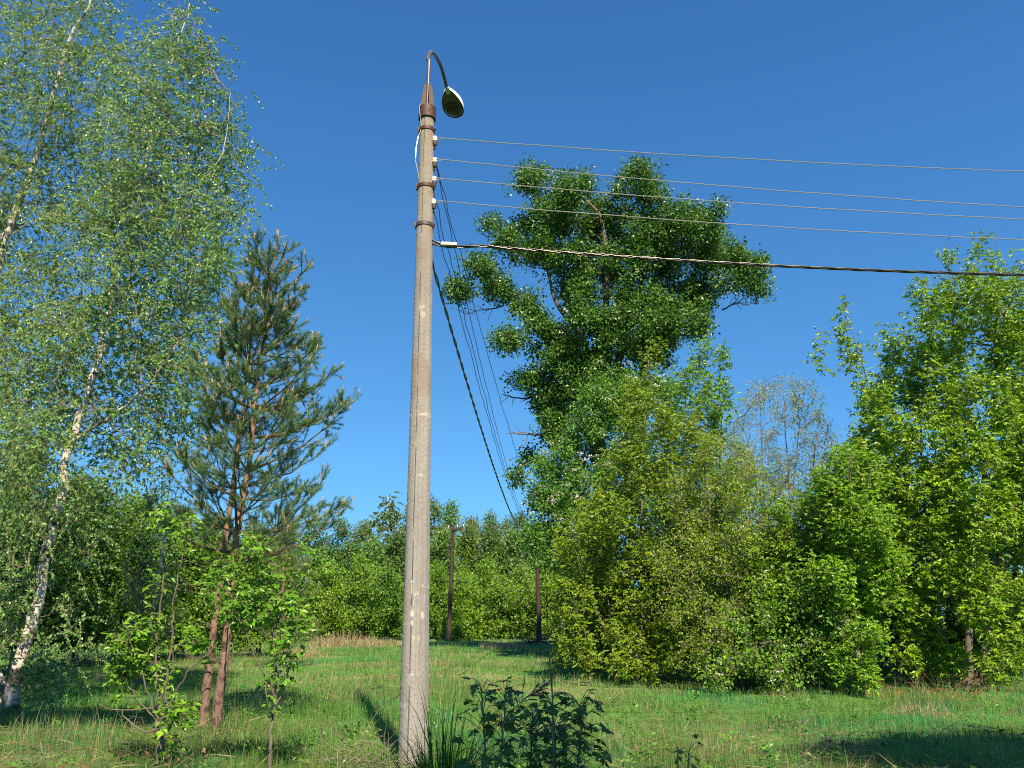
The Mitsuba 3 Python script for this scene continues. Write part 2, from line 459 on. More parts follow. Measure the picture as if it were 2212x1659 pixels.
def tree(name, label, category, stems, clumps, Y, depth, n, kind='cluster', size=0.06, per=12, spread=0.25, base=(0.05, 0.11, 0.012), alt=(0.10, 0.17, 0.02),
         bark='dark_bark', limb=(0.12, 0.10, 0.08), mat='leaf_material', group=None, seed=0, bf=0.35, rise=0.6, tip=0.004, copies=2, sides=5, stem_sides=12, var=0.16, power=1.0,
         shell=0.55, ragged=0.17, group_size=12, pull=0.72, bare=0.0, holder='crown', extra=None, cap=0.6):
    """A tree or shrub: trunk parts, limbs and a crown of leaves. stems: list of (points, base radius, tip radius)."""
    r = np.random.default_rng(seed + 1000)
    key = fresh(name)
    tag(key, label, category, group)
    st, first = [], None
    for i, (pts, ra, rb) in enumerate(stems):
        q = curve(pts, max(14, 6 * len(pts)), 0.012 + 0.1 * ra, r)
        w = ra + (rb - ra) * np.linspace(0, 1, len(q)) ** 0.85
        if i == 0 or q[0][2] < 0.3:
            w = w * (1 + 0.35 * np.exp(-np.maximum(q[:, 2], 0) / (2.2 * ra + 0.02)))
        st.append((q, w))
        sub = key + '__trunk' + ('' if i == 0 else f'_{i:03d}')
        add(sub, tube(q, w, stem_sides), bark, smooth=True)
    tg = cloud(clumps, Y, n, depth, r, shell, copies, ragged, group_size, pull)
    edges, at, dirs = arbor(st, tg, bf, rise, r, tip, cap=cap)
    keep = r.random(len(at)) >= bare
    spread_ = (0.66, 1.08) if Y > 55 else (0.9, 1.08)
    own = r.uniform(*spread_) * np.array([r.uniform(.88, 1.12), 1.0, r.uniform(.9, 1.3)])
    base, alt = np.array(base) * own, np.array(alt) * own
    leaf, col, tw = foliage(kind, at[keep], dirs[keep], r, size, per, spread, np.array(base) * LEAF, np.array(alt) * LEAF, var, power)
    thin = np.maximum(edges[2], edges[3]) < (0.009 if Y < 30 else 0.03)
    es = [join([frusta(*(e[~thin] for e in edges), sides), frusta(*(e[thin] for e in edges), 3)])]
    ec = [np.full((len(es[0][0]), 3), 1.0) * limb]
    if tw is not None and Y < 30:
        es.append(frusta(*tw, 3))
        ec.append(np.full((len(es[1][0]), 3), 1.0) * np.asarray(limb) * 1.1)
    add(key + '__branches', join(es), 'twig_material', color=np.vstack(ec))
    stuff(key + '__branches')
    add(f'{key}__{holder}', leaf, mat, color=spread_colour(col, 4))
    stuff(f'{key}__{holder}')
    return key, at


# ------------------------------------------------------------------ ground
def build_ground():
    g = np.unique(np.concatenate([np.linspace(-40, 40, 161), np.array([-900, -500, -260, -150, -90, -60, 60, 90, 150, 260, 500, 900.0])]))
    gy = np.unique(np.concatenate([np.linspace(-15, 100, 231), np.array([-900, -400, -150, -60, -30, 130, 180, 300, 600, 1200.0])]))
    X, Yg = np.meshgrid(g, gy)
    Z = ground_z(X, Yg) * np.clip((130 - np.hypot(X, Yg)) / 40, 0, 1)
    v = np.stack([X, Yg, Z], -1).reshape(-1, 3)
    i, j = np.meshgrid(np.arange(len(gy) - 1), np.arange(len(g) - 1), indexing='ij')
    w = len(g)
    q = np.stack([i * w + j, i * w + j + 1, (i + 1) * w + j + 1, (i + 1) * w + j], -1).reshape(-1, 4)
    add('ground', (v, q), 'soil', smooth=True)
    labels['ground'] = {'label': 'meadow ground of soil and thatch under the grass', 'category': 'ground', 'kind': 'structure'}


build_ground()


def dryness(x, y):
    q = np.stack([x * 0.33, y * 0.2, x * 0], -1)
    return np.clip((meshkit.fbm(q, 3, 21) - 0.40) * 3.2, 0, 1)


def grass_blades(x, y, h, w, r, lean=0.35, col=None, segs=2):
    n = len(x)
    z = ground_z(x, y) - 0.02
    p = np.stack([x, y, z], -1)
    az = r.uniform(0, 2 * np.pi, n)
    out = np.stack([np.cos(az), np.sin(az), 0 * az], 1)
    fa = r.uniform(0, 2 * np.pi, n)
    side = np.stack([np.cos(fa), np.sin(fa), 0 * fa], 1) * (w / 2)[:, None]
    ln = np.abs(r.normal(0, lean, n))[:, None]
    up = np.array([0, 0, 1.0])
    H = h[:, None]
    m = p + up * H * 0.55 + out * H * ln * 0.3
    t = p + up * H * np.maximum(0.25, 1 - 0.5 * ln ** 1.5) + out * H * ln * 0.95
    if segs == 1:
        v = np.stack([p - side, p + side, t], 1)
        f, k = np.array([[0, 1, 2]]), 3
    else:
        v = np.stack([p - side, p + side, m - side * 0.75, m + side * 0.75, t], 1)
        f, k = np.array([[0, 1, 3], [0, 3, 2], [2, 3, 4]]), 5
    return (v.reshape(-1, 3), (f[None] + (np.arange(n) * k)[:, None, None]).reshape(-1, 3)), np.repeat(col, k, 0)


def field(n, d0, d1, r, half=0.78):
    u = r.uniform(1 / d1, 1 / d0, n)
    y = 1 / u
    x = r.uniform(-half, half, n) * y
    return x, y


def build_grass():
    r = np.random.default_rng(31)
    for lo, hi, n, segs in ((6.5, 30, 190000, 2), (30, 82, 120000, 1)):
        x, y = field(n, lo, hi, r)
        tuft = meshkit.fbm(np.stack([x * 1.1, y * 1.1, x * 0], -1), 2, 5)
        dry = dryness(x, y)
        h = (0.06 + 0.34 * tuft ** 2.0) * np.exp(r.normal(0, 0.3, n))
        h = h * (1 - 0.65 * np.exp(-((x + 1.1) ** 2 + (y - 9.4) ** 2) / 0.8))
        w = np.maximum(0.0055, 0.00062 * y) * r.uniform(0.7, 1.3, n)
        c = tint(r, n, (0.070, 0.195, 0.044), (0.135, 0.275, 0.070), 0.22)
        blue = (meshkit.noise(np.stack([x * 0.9, y * 0.6, x * 0 + 3], -1), 8) > 0.62)[:, None]
        c = np.where(blue, c * [0.72, 0.98, 1.35], c)
        lush = meshkit.fbm(np.stack([x * 0.55, y * 0.35, x * 0 + 9], -1), 3, 12)[:, None]
        c = c * (0.62 + 0.8 * lush) * np.where(lush > .5, [0.92, 1.0, 1.0], [1.08, 1.0, .95])
        straw = r.random(n) < 0.035 + 0.24 * dry
        c = np.where(straw[:, None], tint(r, n, (0.25, 0.215, 0.125), (0.38, 0.335, 0.21), 0.2), c)
        m, col = grass_blades(x, y, h, w, r, 0.42, c, segs)
        k = fresh('meadow_grass')
        add(k, m, 'grass_material', color=col)
        labels[k] = {'label': 'short meadow grass mixed with straw in the nearer field' if lo < 20 else 'pale far meadow grass reaching to the edge of the woods', 'category': 'grass', 'kind': 'stuff'}
    # flattened straw
    n = 9000
    x, y = field(n, 8, 70, r)
    keep = r.random(n) < 0.15 + 0.85 * dryness(x, y)
    x, y = x[keep], y[keep]
    n = len(x)
    az = r.uniform(0, 2 * np.pi, n)
    ax = unit(np.stack([np.cos(az), np.sin(az), np.abs(r.normal(0.1, 0.22, n))], 1))
    p = np.stack([x, y, ground_z(x, y) + r.uniform(0.03, 0.16, n)], 1)
    L = r.uniform(0.15, 0.5, n)
    m = blades(p, ax, unit(r.normal(0, 1, (n, 3)) + [0, -1, 1]), L, np.maximum(0.004, 0.00045 * y), 0.1, 0.4, 0.05)
    add('dry_straw', m, 'grass_material', color=np.repeat(tint(r, n, (0.27, 0.215, 0.11), (0.42, 0.35, 0.21), 0.18), 4, 0))
    labels['dry_straw'] = {'label': 'flattened pale straw of last year lying over the meadow', 'category': 'straw', 'kind': 'stuff'}


build_grass()


def build_weeds():
    r = np.random.default_rng(41)
    n, per = 420, 14
    x, y = field(n, 8.5, 40, r)
    cx, cy = np.repeat(x, per) + r.normal(0, .07, n * per), np.repeat(y, per) + r.normal(0, .07, n * per)
    az = r.uniform(0, 2 * np.pi, n * per)
    ax = unit(np.stack([np.cos(az), np.sin(az), r.uniform(.1, 1.0, n * per)], 1))
    p = np.stack([cx, cy, ground_z(cx, cy) + r.uniform(.02, .16, n * per)], 1)
    L = np.repeat(r.uniform(.05, .11, n), per) * r.uniform(.6, 1.2, n * per)
    m = blades(p, ax, unit(r.normal(0, .3, (n * per, 3)) + [0, -.3, 1]), L, L * .5, .15, .45, .15)
    c = np.repeat(np.where(r.random((n, 1)) < .03, [[.20, .10, .05]], tint(r, n, (.05, .16, .018), (.11, .26, .03), .2)), per * 4, 0)
    add('meadow_weeds', m, 'leaf_material', color=c)
    labels['meadow_weeds'] = {'label': 'broad leaved weeds scattered in low rosettes through the meadow', 'category': 'weeds', 'kind': 'stuff'}


build_weeds()


# ------------------------------------------------------------------ lamp post
def build_lamp_post():
    key = fresh('lamp_post')
    tag(key, 'tall tapered grey concrete lamp post with curved arm, standing in front of the meadow', 'lamp post')
    r = np.random.default_rng(5)
    zz = np.linspace(0, 1, 60)
    ax = PB + (PT - PB) * zz[:, None]
    r0, r1 = 65.5 / 2 * scale_at(P(892, 1640, 10)), 29 / 2 * scale_at(PT)
    rad = r0 + (r1 - r0) * zz
    add(key + '__pole', tube(ax, rad, 56), 'concrete', smooth=40)
    up = unit(PT - PB)

    def axis_at(z):
        t = (z - PB[2]) / (PT[2] - PB[2])
        return PB + (PT - PB) * t, r0 + (r1 - r0) * t
    R = rot_to(up)
    # clamp bands with bolts
    for i, (z, tilt) in enumerate(zip(BANDS, (0.02, -0.03, 0.03))):
        c, rr = axis_at(z)
        h = 0.055
        prof = [(rr + 0.002, -h / 2), (rr + 0.010, -h / 2), (rr + 0.013, -h / 2 + 0.004), (rr + 0.013, h / 2 - 0.004), (rr + 0.010, h / 2), (rr + 0.002, h / 2), (rr + 0.002, -h / 2)]
        band = lathe(prof, 40)
        M = trimesh.transformations.rotation_matrix(tilt, [0, 1, 0]) @ R
        parts = [placed(band, c, M)]
        for s, ang in ((1, 0.35), (-1, -0.35)):
            d = np.array([s * math.cos(ang), -math.sin(ang) * s * 1.0, 0])
            lug = placed(rbox(0.036, 0.012, 0.048, 0.002), m=trimesh.transformations.rotation_matrix(math.atan2(d[1], d[0]), [0, 0, 1]))
            parts.append(placed(lug, c + d * (rr + 0.024) + [0, 0, -0.01 * s]))
        bk = key + '__clamp_band' + ('' if i == 0 else f'_{i:03d}')
        add(bk, trimesh.util.concatenate(parts), 'rusty_steel' if i < 2 else 'dark_steel', smooth=30)
        for j, s in enumerate((1, -1)):
            d = np.array([s * 0.94, -0.3 * s, 0])
            bolt = trimesh.creation.cylinder(0.009, 0.06, sections=6)
            bolt.apply_transform(trimesh.transformations.rotation_matrix(math.pi / 2, [1, 0, 0]))
            add(bk + '__bolt' + ('' if j == 0 else '_001'), placed(bolt, c + d * (rr + 0.032)), 'dark_steel', smooth=30)
    # steel collar with a slot, and the wedge plates that hold the arm
    c, rr = axis_at(pz(246))
    ch = pz(221) - pz(246)
    ro, ri = rr + 0.026, rr + 0.012
    prof = [(ri, 0), (ro - 0.003, 0), (ro, 0.003), (ro, ch - 0.003), (ro - 0.003, ch), (ri, ch), (ri, 0)]
    add(key + '__collar', placed(lathe(prof, 48), c, R), 'rusty_steel', smooth=30)
    cb = placed(lathe([(0, 0), (ro - 0.004, 0), (ro - 0.004, 0.012), (0, 0.012)], 40), c + up * (ch - 0.013), R)
    add(key + '__collar__top_plate', cb, 'rusty_steel', smooth=30)
    slot = placed(rbox(0.018, 0.006, 0.07, 0.001), c + up * ch * 0.42 + np.array([0.25 * ro, -0.966 * ro - 0.002, 0]))
    add(key + '__collar__slot_bolt', trimesh.util.concatenate([slot, placed(rbox(0.035, 0.006, 0.018, 0.001), c + up * ch * 0.5 + np.array([0.30 * ro, -0.956 * ro - 0.002, 0]))]), 'dark_bowl')
    top = c + up * ch
    fin_h = pz(170) - pz(221)
    for i in range(4):
        a = math.radians(22 + 90 * i)
        d = np.array([math.cos(a), math.sin(a), 0])
        s = np.array([-d[1], d[0], 0])
        prof2 = [(0.028, 0), (ro * 0.86, 0), (0.058, fin_h), (0.028, fin_h)]
        v = np.array([top + d * u + s * t * 0.005 + [0, 0, w] for t in (-1, 1) for u, w in prof2])
        add(key + '__wedge_plate' + ('' if i == 0 else f'_{i:03d}'), trimesh.convex.convex_hull(v), 'rusty_steel')
    # arm: rises, bends over and reaches away from the camera
    A0 = top.copy()
    apex_z = P(931, 111, 10.25)[2]
    neck = P(966, 192, 11.35)
    h0 = apex_z - 0.33
    pts = [A0, A0 + [0, 0, (h0 - A0[2]) * 0.5], [A0[0] - 0.0, A0[1], h0 - 0.05], P(924, 128, 10.06), P(931, 112.5, 10.24), P(942.5, 123, 10.6), P(954, 148, 10.95), neck]
    q = curve(pts, 60)
    add(key + '__arm', tube(q, 0.027, 16), 'arm_steel', smooth=40)
    # lamp head: egg-shaped hood, grey underside with a round dark bowl, tilted a little upwards
    end = P(985, 251, 12.05)
    d = end - neck
    Lh = np.linalg.norm(d) * 1.04
    f = d / np.linalg.norm(d)
    s = unit(np.cross(f, [0, 0, 1.0]))
    u = np.cross(s, f)
    n = 36
    ang = np.linspace(0, 2 * np.pi, n, endpoint=False)

    def egg(t, grow=1.0):
        ls = (1 - np.cos(t)) / 2                                   # 0 at the neck, 1 at the far end
        return ls * Lh * 1.0, np.sin(t) * 0.182 * (0.62 + 0.60 * ls) * grow
    lx, wx = egg(ang)
    rings, heights = [1.0, 1.0, 0.97, 0.87, 0.66, 0.34], [-0.012, 0.03, 0.08, 0.13, 0.165, 0.185]
    cen = neck + f * Lh * 0.55
    V = []
    for g, hh in zip(rings, heights):
        loc = (lx - Lh * 0.55) * (g if g < 1 else 1.0)
        tall = 0.55 + 0.75 * np.clip((lx / Lh), 0, 1)
        V.append(cen + f * loc[:, None] + s * (wx * g)[:, None] + u * (hh * tall)[:, None])
    V.append((cen + u * 0.205)[None])
    V = np.vstack(V)
    Fc = []
    for k in range(len(rings) - 1):
        for j in range(n):
            a, b = k * n + j, k * n + (j + 1) % n
            Fc += [[a, b, b + n], [a, b + n, a + n]]
    m = (len(rings) - 1) * n
    Fc += [[m + j, m + (j + 1) % n, len(V) - 1] for j in range(n)]
    hd = key + '__lamp_head'
    add(hd, (V, np.array(Fc)), 'hood_paint', smooth=50)
    rim = np.vstack([cen + f * ((lx - Lh * 0.55) * g)[:, None] + s * (wx * g)[:, None] + u * hh for g, hh in ((1.015, -0.016), (0.955, -0.018), (0.94, -0.006))] + [(cen + u * -0.004)[None]])
    Fr = []
    for k in range(2):
        for j in range(n):
            a, b = k * n + j, k * n + (j + 1) % n
            Fr += [[a, b, b + n], [a, b + n, a + n]]
    Fr += [[2 * n + j, 2 * n + (j + 1) % n, 3 * n] for j in range(n)]
    add(hd + '__underside', (rim, np.array(Fr)), 'underside_paint', smooth=25)
    bc = neck + f * Lh * 0.685
    rb = 0.150
    bp = [(0.0, -0.075), (rb * 0.45, -0.07), (rb * 0.8, -0.05), (rb * 0.97, -0.022), (rb, -0.006), (rb, 0.01), (0, 0.01)]
    Mb = np.eye(4); Mb[:3, 0], Mb[:3, 1], Mb[:3, 2] = s, f, u
    Ms = np.diag([1.0, 1.12, 1.0, 1.0])
    add(hd + '__bowl', placed(lathe(bp, 40), bc + u * -0.012, Mb @ Ms), 'dark_bowl', smooth=40)
    add(hd + '__neck_sleeve', tube(np.array([neck - f * 0.05, neck + f * 0.02, neck + f * 0.09]), [0.031, 0.034, 0.04], 16), 'clamp_grey', smooth=40)
    # insulators on hooks at the right side of the pole
    tops = []
    for i, (px, py) in enumerate(((940, 301), (939, 347), (938, 388), (937, 437))):
        cpos = P(px, py, 9.97)
        c, rr = axis_at(cpos[2])
        prof = [(0, -0.035), (0.024, -0.035), (0.036, -0.03), (0.040, -0.015), (0.034, -0.004), (0.030, 0.006), (0.036, 0.014), (0.037, 0.03), (0.03, 0.046), (0.018, 0.054), (0, 0.056)]
        prof = [(a_ * .86, b_ * .9) for a_, b_ in prof]
        ik = key + '__insulator' + ('' if i == 0 else f'_{i:03d}')
        add(ik, placed(lathe(prof, 24), cpos), 'porcelain', smooth=40)
        add(ik + '__cup', placed(lathe([(0, -0.105), (0.026, -0.10), (0.034, -0.075), (0.037, -0.03), (0.0, -0.03)], 20), cpos), 'dark_steel', smooth=40)
        base = c + [0, 0, -0.14]
        hook = curve([base + [rr * 0.9, 0, 0], base + [rr + 0.018, 0, -0.006], [cpos[0] - 0.004, cpos[1], cpos[2] - 0.125], [cpos[0], cpos[1], cpos[2] - 0.09]], 14)
        add(ik + '__hook', tube(hook, 0.0085, 8), 'dark_steel', smooth=40)
        tops.append(cpos)
    # pale lead that leaves the collar and hangs down the left side
    lead = curve([P(909, 224, 9.9), P(906, 232, 9.9), P(907, 246, 9.9), P(909, 262, 9.93), P(909, 280, 9.93), P(903, 296, 9.9), P(899, 318, 9.9), P(897.5, 340, 9.9), P(898.5, 352, 9.9), P(902, 368, 9.9), P(905, 386, 9.93)], 60)
    add(key + '__lamp_lead', tube(lead, 0.0045, 7), 'clamp_grey', smooth=40)
    white = curve([P(903.5, 295, 9.9), P(899, 318, 9.9), P(897.5, 342, 9.9)], 12)
    add(key + '__lamp_lead__white_sleeve', tube(white, 0.0085, 8), 'porcelain', smooth=40)
    return tops


tops = build_lamp_post()


# ------------------------------------------------------------------ wires
def sagged(a, b, sag, n=60, wig=0.0, r=None):
    t = np.linspace(0, 1, n) ** 1.25
    q = a + (b - a) * t[:, None]
    q[:, 2] -= 4 * sag * t * (1 - t)
    if wig and r is not None:
        s = r.normal(0, wig, (n, 3)); s[0] = s[-1] = 0
        q += s * np.exp(-t * 6)[:, None] + 0.25 * s
    return q


def build_wires():
    r = np.random.default_rng(9)
    names = ('uppermost of the four bare wires running right from the lamp post', 'second bare wire from the top running right from the lamp post',
             'third bare wire from the top running right from the lamp post', 'lowest of the four bare wires running right from the lamp post')
    for i, (c, ye, l) in enumerate(zip(tops, (370, 447, 474, 518), names)):
        start = c + [0.02, -0.005, 0.025]
        mid = P(2212, ye, 10.3)
        far = start + (mid - start) * 3.0
        far[2] += 1.4
        # a parabola through start, the frame's edge and the next pole
        t = np.r_[np.linspace(0, 0.05, 14), np.linspace(0.06, 1, 60)]
        u = (t - 0)
        m = 1 / 3.0
        zq = start[2] * (u - m) * (u - 1) / m + mid[2] * u * (u - 1) / (m * (m - 1)) + far[2] * u * (u - m) / (1 - m)
        q = start + (far - start) * t[:, None]
        q[:, 2] = zq
        wob = 0.012 * (meshkit.fbm(np.stack([t * 60, t * 0 + i * 5, t * 0], -1), 2, 3) - 0.5)
        q[:, 2] += wob * np.minimum(1, t * 40)
        k = fresh('bare_wire')
        add(k, tube(q, 0.0062, 6), 'aluminium_wire', smooth=40)
        tag(k, l, 'wire', 'bare wires running right from the lamp post')
        # the tie that binds it to the insulator
        tie = curve([c + [0.0, -0.04, 0.012], c + [0.055, -0.03, -0.02], start + [0.13, 0, -0.004], c + [0.06, 0.03, 0.02], c + [0, 0.04, 0.015]], 20)
        add(k + '__tie', tube(tie, 0.0035, 6), 'aluminium_wire', smooth=40)
    # bundled cable
    a, mid = P(934, 524, 9.98), P(2212, 596, 10.2)
    k = fresh('twisted_cable')
    tag(k, 'thick black twisted cable with grey clamp running right from the lamp post', 'cable')
    ph = 0.0
    t = np.linspace(0, 3, 420)
    b = a + (mid - a) * t[:, None]
    zz = a[2] * (t - 1) * (t - 3) / 3 + mid[2] * t * (t - 3) / -2 + (a[2] + 0.55) * t * (t - 1) / 6
    b[:, 2] = zz
    s = t * np.linalg.norm(mid - a)
    sag0 = 0.05 * np.exp(-((s - 0.28) / 0.25) ** 2)
    b[:, 2] -= sag0 - sag0[0]
    for i in range(3):
        w = s * 2 * math.pi / 1.0 + i * 2 * math.pi / 3
        rr = 0.0115 + 0.02 * np.exp(-s / 0.16)
        q = b + np.stack([0 * w, np.cos(w) * rr, np.sin(w) * rr], 1)
        add(k + '__strand' + ('' if i == 0 else f'_{i:03d}'), tube(q, 0.0115, 7), 'black_cable', smooth=60)
    cb = P(970, 527.5, 9.96)
    add(k + '__clamp', placed(rbox(0.225, 0.05, 0.05, 0.006), cb, trimesh.transformations.rotation_matrix(math.radians(2.5), [0, 1, 0])), 'clamp_grey')
    labels[k + '__clamp'] = {'label': 'pale grey clamp on the cable close to the post'}
    # lines that leave the post for the far pole
    fp = P(1160, 1139, 66.0)
    lines = ((P(940, 352, 10.05), fp + [-0.75, 0, 0.55], 1.15, 'highest of the thin wires sloping from lamp post to far dark pole'),
             (P(941, 351, 10.12), fp + [0.55, 0, 0.6], 1.0, 'second thin sloping wire, close beside the highest one, behind the post'),
             (P(936, 412, 10.05), fp + [-0.7, 0, 0.2], 1.1, 'third thin sloping wire, starting below the middle insulators'),
             (P(935, 456, 10.05), fp + [-0.6, 0, -0.1], 1.1, 'lowest thin sloping wire behind the lamp post, left of the others'))
    for a, b, sag, l in lines:
        k = fresh('sloping_wire')
        q = sagged(a, b, sag, 80, 0.012, r)
        add(k, tube(q, np.linspace(0.0058, 0.012, 80), 6), 'dark_steel', smooth=40)
        tag(k, l, 'wire', 'thin wires sloping to the far pole')
    a, b = P(931, 560, 10.02), fp + [-0.3, 0, -0.2]
    q0 = sagged(a, b, 1.75, 260)
    s = np.r_[0, np.cumsum(np.linalg.norm(np.diff(q0, axis=0), axis=1))]
    k = fresh('sloping_cable')
    tag(k, 'black twisted cable sagging from the lamp post down to the far dark pole', 'cable')
    for i in range(2):
        w = s * 2 * math.pi / 1.1 + i * math.pi
        q = q0 + np.stack([np.cos(w), 0 * w, np.sin(w)], 1) * np.linspace(0.013, 0.02, 260)[:, None]
        add(k + '__strand' + ('' if i == 0 else '_001'), tube(q, np.linspace(0.011, 0.02, 260), 6), 'black_cable', smooth=60)


build_wires()


# ------------------------------------------------------------------ far poles
def far_pole(px0, py0, px1, py1, Y, rad, label, head):
    k = fresh('wooden_pole')
    tag(k, label, 'utility pole')
    a, b = P(px0, py0, Y), P(px1, py1, Y)
    a = a.copy(); a[2] = -0.3
    q = curve([a, a + (b - a) * 0.4 + [0.05, 0, 0], b], 24, 0.02, np.random.default_rng(3))
    add(k + '__post', tube(q, np.linspace(rad, rad * 0.7, 24), 14), 'pole_wood', smooth=50)
    if head:
        add(k + '__crossarm', placed(rbox(1.0, 0.14, 0.16, 0.015), b + [0.22, -0.16, -0.14], trimesh.transformations.rotation_matrix(-0.12, [0, 1, 0])), 'pole_wood')
    for i, o in enumerate(((-0.38, 0.05), (0.35, 0.12), (0.85, 0.16))):
        prof = [(0, -0.07), (0.045, -0.06), (0.05, 0), (0.035, 0.02), (0.045, 0.05), (0.03, 0.09), (0, 0.1)]
        add(k + '__insulator' + ('' if i == 0 else f'_{i:03d}'), placed(lathe(prof, 14), b + [o[0], -0.16, o[1]]), 'porcelain', smooth=40)
    return b


fb = far_pole(967, 1388, 979, 1140, 66.0, 0.19, 'dark brown wooden pole with crossarm standing at the far edge of the meadow', True)
fb2 = far_pole(1164, 1392, 1158, 1132, 66.0, 0.2, 'straight dark pole half hidden by the flowering tree at the right', False)


def far_wires():
    for i, (dz, l, r_) in enumerate(((0.1, 'upper wire strung across the far woods over the brown pole', 0), (-0.02, 'middle wire strung across the far woods over the brown pole', 0), (-0.35, 'lower wire strung across the far woods past the brown pole', 0))):
        c = fb + [0.3 * (i - 1), -0.16, dz + 0.1]
        lft, rgt = c + [-34, -4, -0.7 - 0.35 * (i == 2)], c + [34, 3, 0.0]
        q = np.vstack([sagged(lft, c, 0.25, 30)[:-1], sagged(c, rgt, 0.2, 30)])
        k = fresh('far_wire')
        add(k, tube(q, 0.013, 5), 'dark_steel', smooth=40)
        tag(k, l, 'wire', 'wires across the far woods')


far_wires()

# ------------------------------------------------------------------ birches on the left
BL = dict(kind='hanging', size=0.051, per=26, spread=0.46, base=(0.080, 0.160, 0.040), alt=(0.205, 0.285, 0.13), bark='birch_bark', limb=(0.17, 0.145, 0.12), mat='glossy_leaf_material', var=0.2)
YA = 15.6
tA = [G(-8, 1545) - [0, 0, 0.2], P(35, 1457, YA), P(63, 1366, YA), P(84, 1282, YA), P(98, 1195, YA), P(115, 1150, YA), P(137, 973 + 60, YA), P(163, 924, YA), P(202, 807, YA + .1), P(225, 709, YA + .2),
      P(257, 573, YA + .3), P(277, 520, YA + .3), P(306, 400, YA + .3), P(329, 293, YA + .3), P(387, 88, YA + .4), P(410, 10, YA + .5)]
tA[0][1] = YA
limbA = [P(150, 960, YA), P(215, 915, YA - .4), P(270, 875, YA - .7), P(330, 820, YA - .9), P(400, 720, YA - 1.0)]
limbA2 = [P(240, 640, YA + .3), P(300, 610, YA + .7), P(340, 570, YA + .9), P(420, 480, YA + 1.2), P(470, 360, YA + 1.3)]
limbA3 = [P(290, 470, YA + .3), P(340, 455, YA), P(385, 430, YA - .3), P(430, 400, YA - .5), P(480, 330, YA - .7), P(500, 200, YA - .7)]
cA = [(310, 130, 60, 60, .9), (300, 220, 75, 70), (270, 350, 75, 80), (220, 460, 80, 80), (345, 110, 45, 50, .7), (375, 30, 40, 40, .5), (405, 60, 50, 60, .6), (415, 130, 70, 70), (420, 220, 95, 80), (430, 320, 105, 85), (330, 330, 90, 90), (430, 430, 105, 80), (330, 460, 110, 90), (430, 540, 90, 70), (300, 590, 130, 90, 1, .4), (420, 640, 80, 70),
      (250, 700, 130, 90, 1, .6), (380, 740, 90, 70), (120, 800, 80, 80, 1, .3), (270, 840, 70, 70, .9, .9, .8), (350, 830, 80, 70), (80, 920, 80, 80), (230, 960, 60, 60, .8, 1., .6), (330, 930, 90, 60, .8), (60, 1030, 80, 80), (190, 1060, 60, 50, .7, .8, .6), (280, 1040, 80, 50, .5), (40, 1130, 70, 70), (160, 1140, 50, 50, .7, .8, .6),
      (20, 1230, 60, 60), (160, 1200, 60, 40, .5, .6, .6), (140, 1310, 50, 40, .45, .4, .5), (10, 1330, 40, 60, .8), (150, 1410, 50, 28, .6, -.3, .4), (90, 1445, 60, 40, .8, -.4, .5), (20, 1400, 30, 50, .6), (70, 1490, 50, 22, .4, -.3, .3), (520, 320, 30, 40, .5), (515, 470, 30, 40, .5), (470, 700, 30, 50, .5), (430, 800, 40, 50, .6, -1.5, .5), (175, 880, 50, 40, .4, -1, .5), (118, 1080, 40, 40, .4, -1, .5), (60, 1280, 30, 30, .3, -1, .4), (240, 690, 60, 50, .6, -1, .4), (300, 480, 60, 60, .6, -1.2, .4), (440, 560, 50, 60, .6, -2, .5)]
tree('birch_tree', 'tall leaning silver birch with white lower trunk and drooping leafy twigs, nearest to the pine', 'tree', [(tA, 0.135, 0.006), (limbA, 0.04, 0.012), (limbA2, 0.04, 0.012), (limbA3, 0.03, 0.004)], cA, YA, 1.7, 2800,
     seed=1, group='silver birches on the left', bf=0.25, rise=0.8, stem_sides=16, **BL)
YB = 17.2
tB = [G(-120, 1545) - [0, 0, 0.2], P(-90, 1250, YB), P(-60, 900, YB), P(-10, 600, YB), P(20, 488, YB), P(72, 358, YB), P(114, 211, YB), P(159, 65, YB), P(192, 16, YB), P(215, -70, YB)]
tB[0][1] = YB
cB = [(190, -20, 80, 60), (150, 50, 120, 80), (60, 60, 90, 90), (210, 130, 90, 80), (90, 160, 110, 90), (-20, 170, 80, 90), (180, 250, 100, 90), (60, 280, 110, 90), (150, 380, 110, 90), (20, 400, 100, 90), (120, 500, 110, 90), (0, 530, 90, 90),
      (90, 620, 110, 90), (-20, 680, 90, 80), (80, 740, 110, 90), (-10, 830, 100, 80), (90, 860, 100, 70), (20, 960, 100, 70), (-80, 400, 90, 200), (-90, 800, 80, 200)]
tree('birch_tree', 'tall silver birch at the left edge, its thin upper trunk rising out of the frame', 'tree', [(tB, 0.15, 0.012)], cB, YB, 1.7, 2050, seed=2, group='silver birches on the left', bf=0.25, rise=0.8, stem_sides=14, **BL)
YC = 24.0
tC = [G(318, 1415) - [0, 0, .2], P(324, 1359, YC), P(340, 1260, YC), P(352, 1178, YC), P(365, 1060, YC), P(372, 980, YC)]
tC[0] = P(318, 1440, YC); tC[0][2] = -0.2
cC = [(370, 990, 40, 40), (360, 1060, 60, 40), (350, 1130, 70, 40), (350, 1200, 70, 40), (330, 1270, 60, 40)]
tree('birch_tree', 'slender young birch with thin white trunk behind the leafy saplings', 'tree', [(tC, 0.075, 0.012)], cC, YC, 0.8, 110, seed=3, group='silver birches on the left', bf=0.3, **{**BL, 'per': 9, 'size': 0.07})


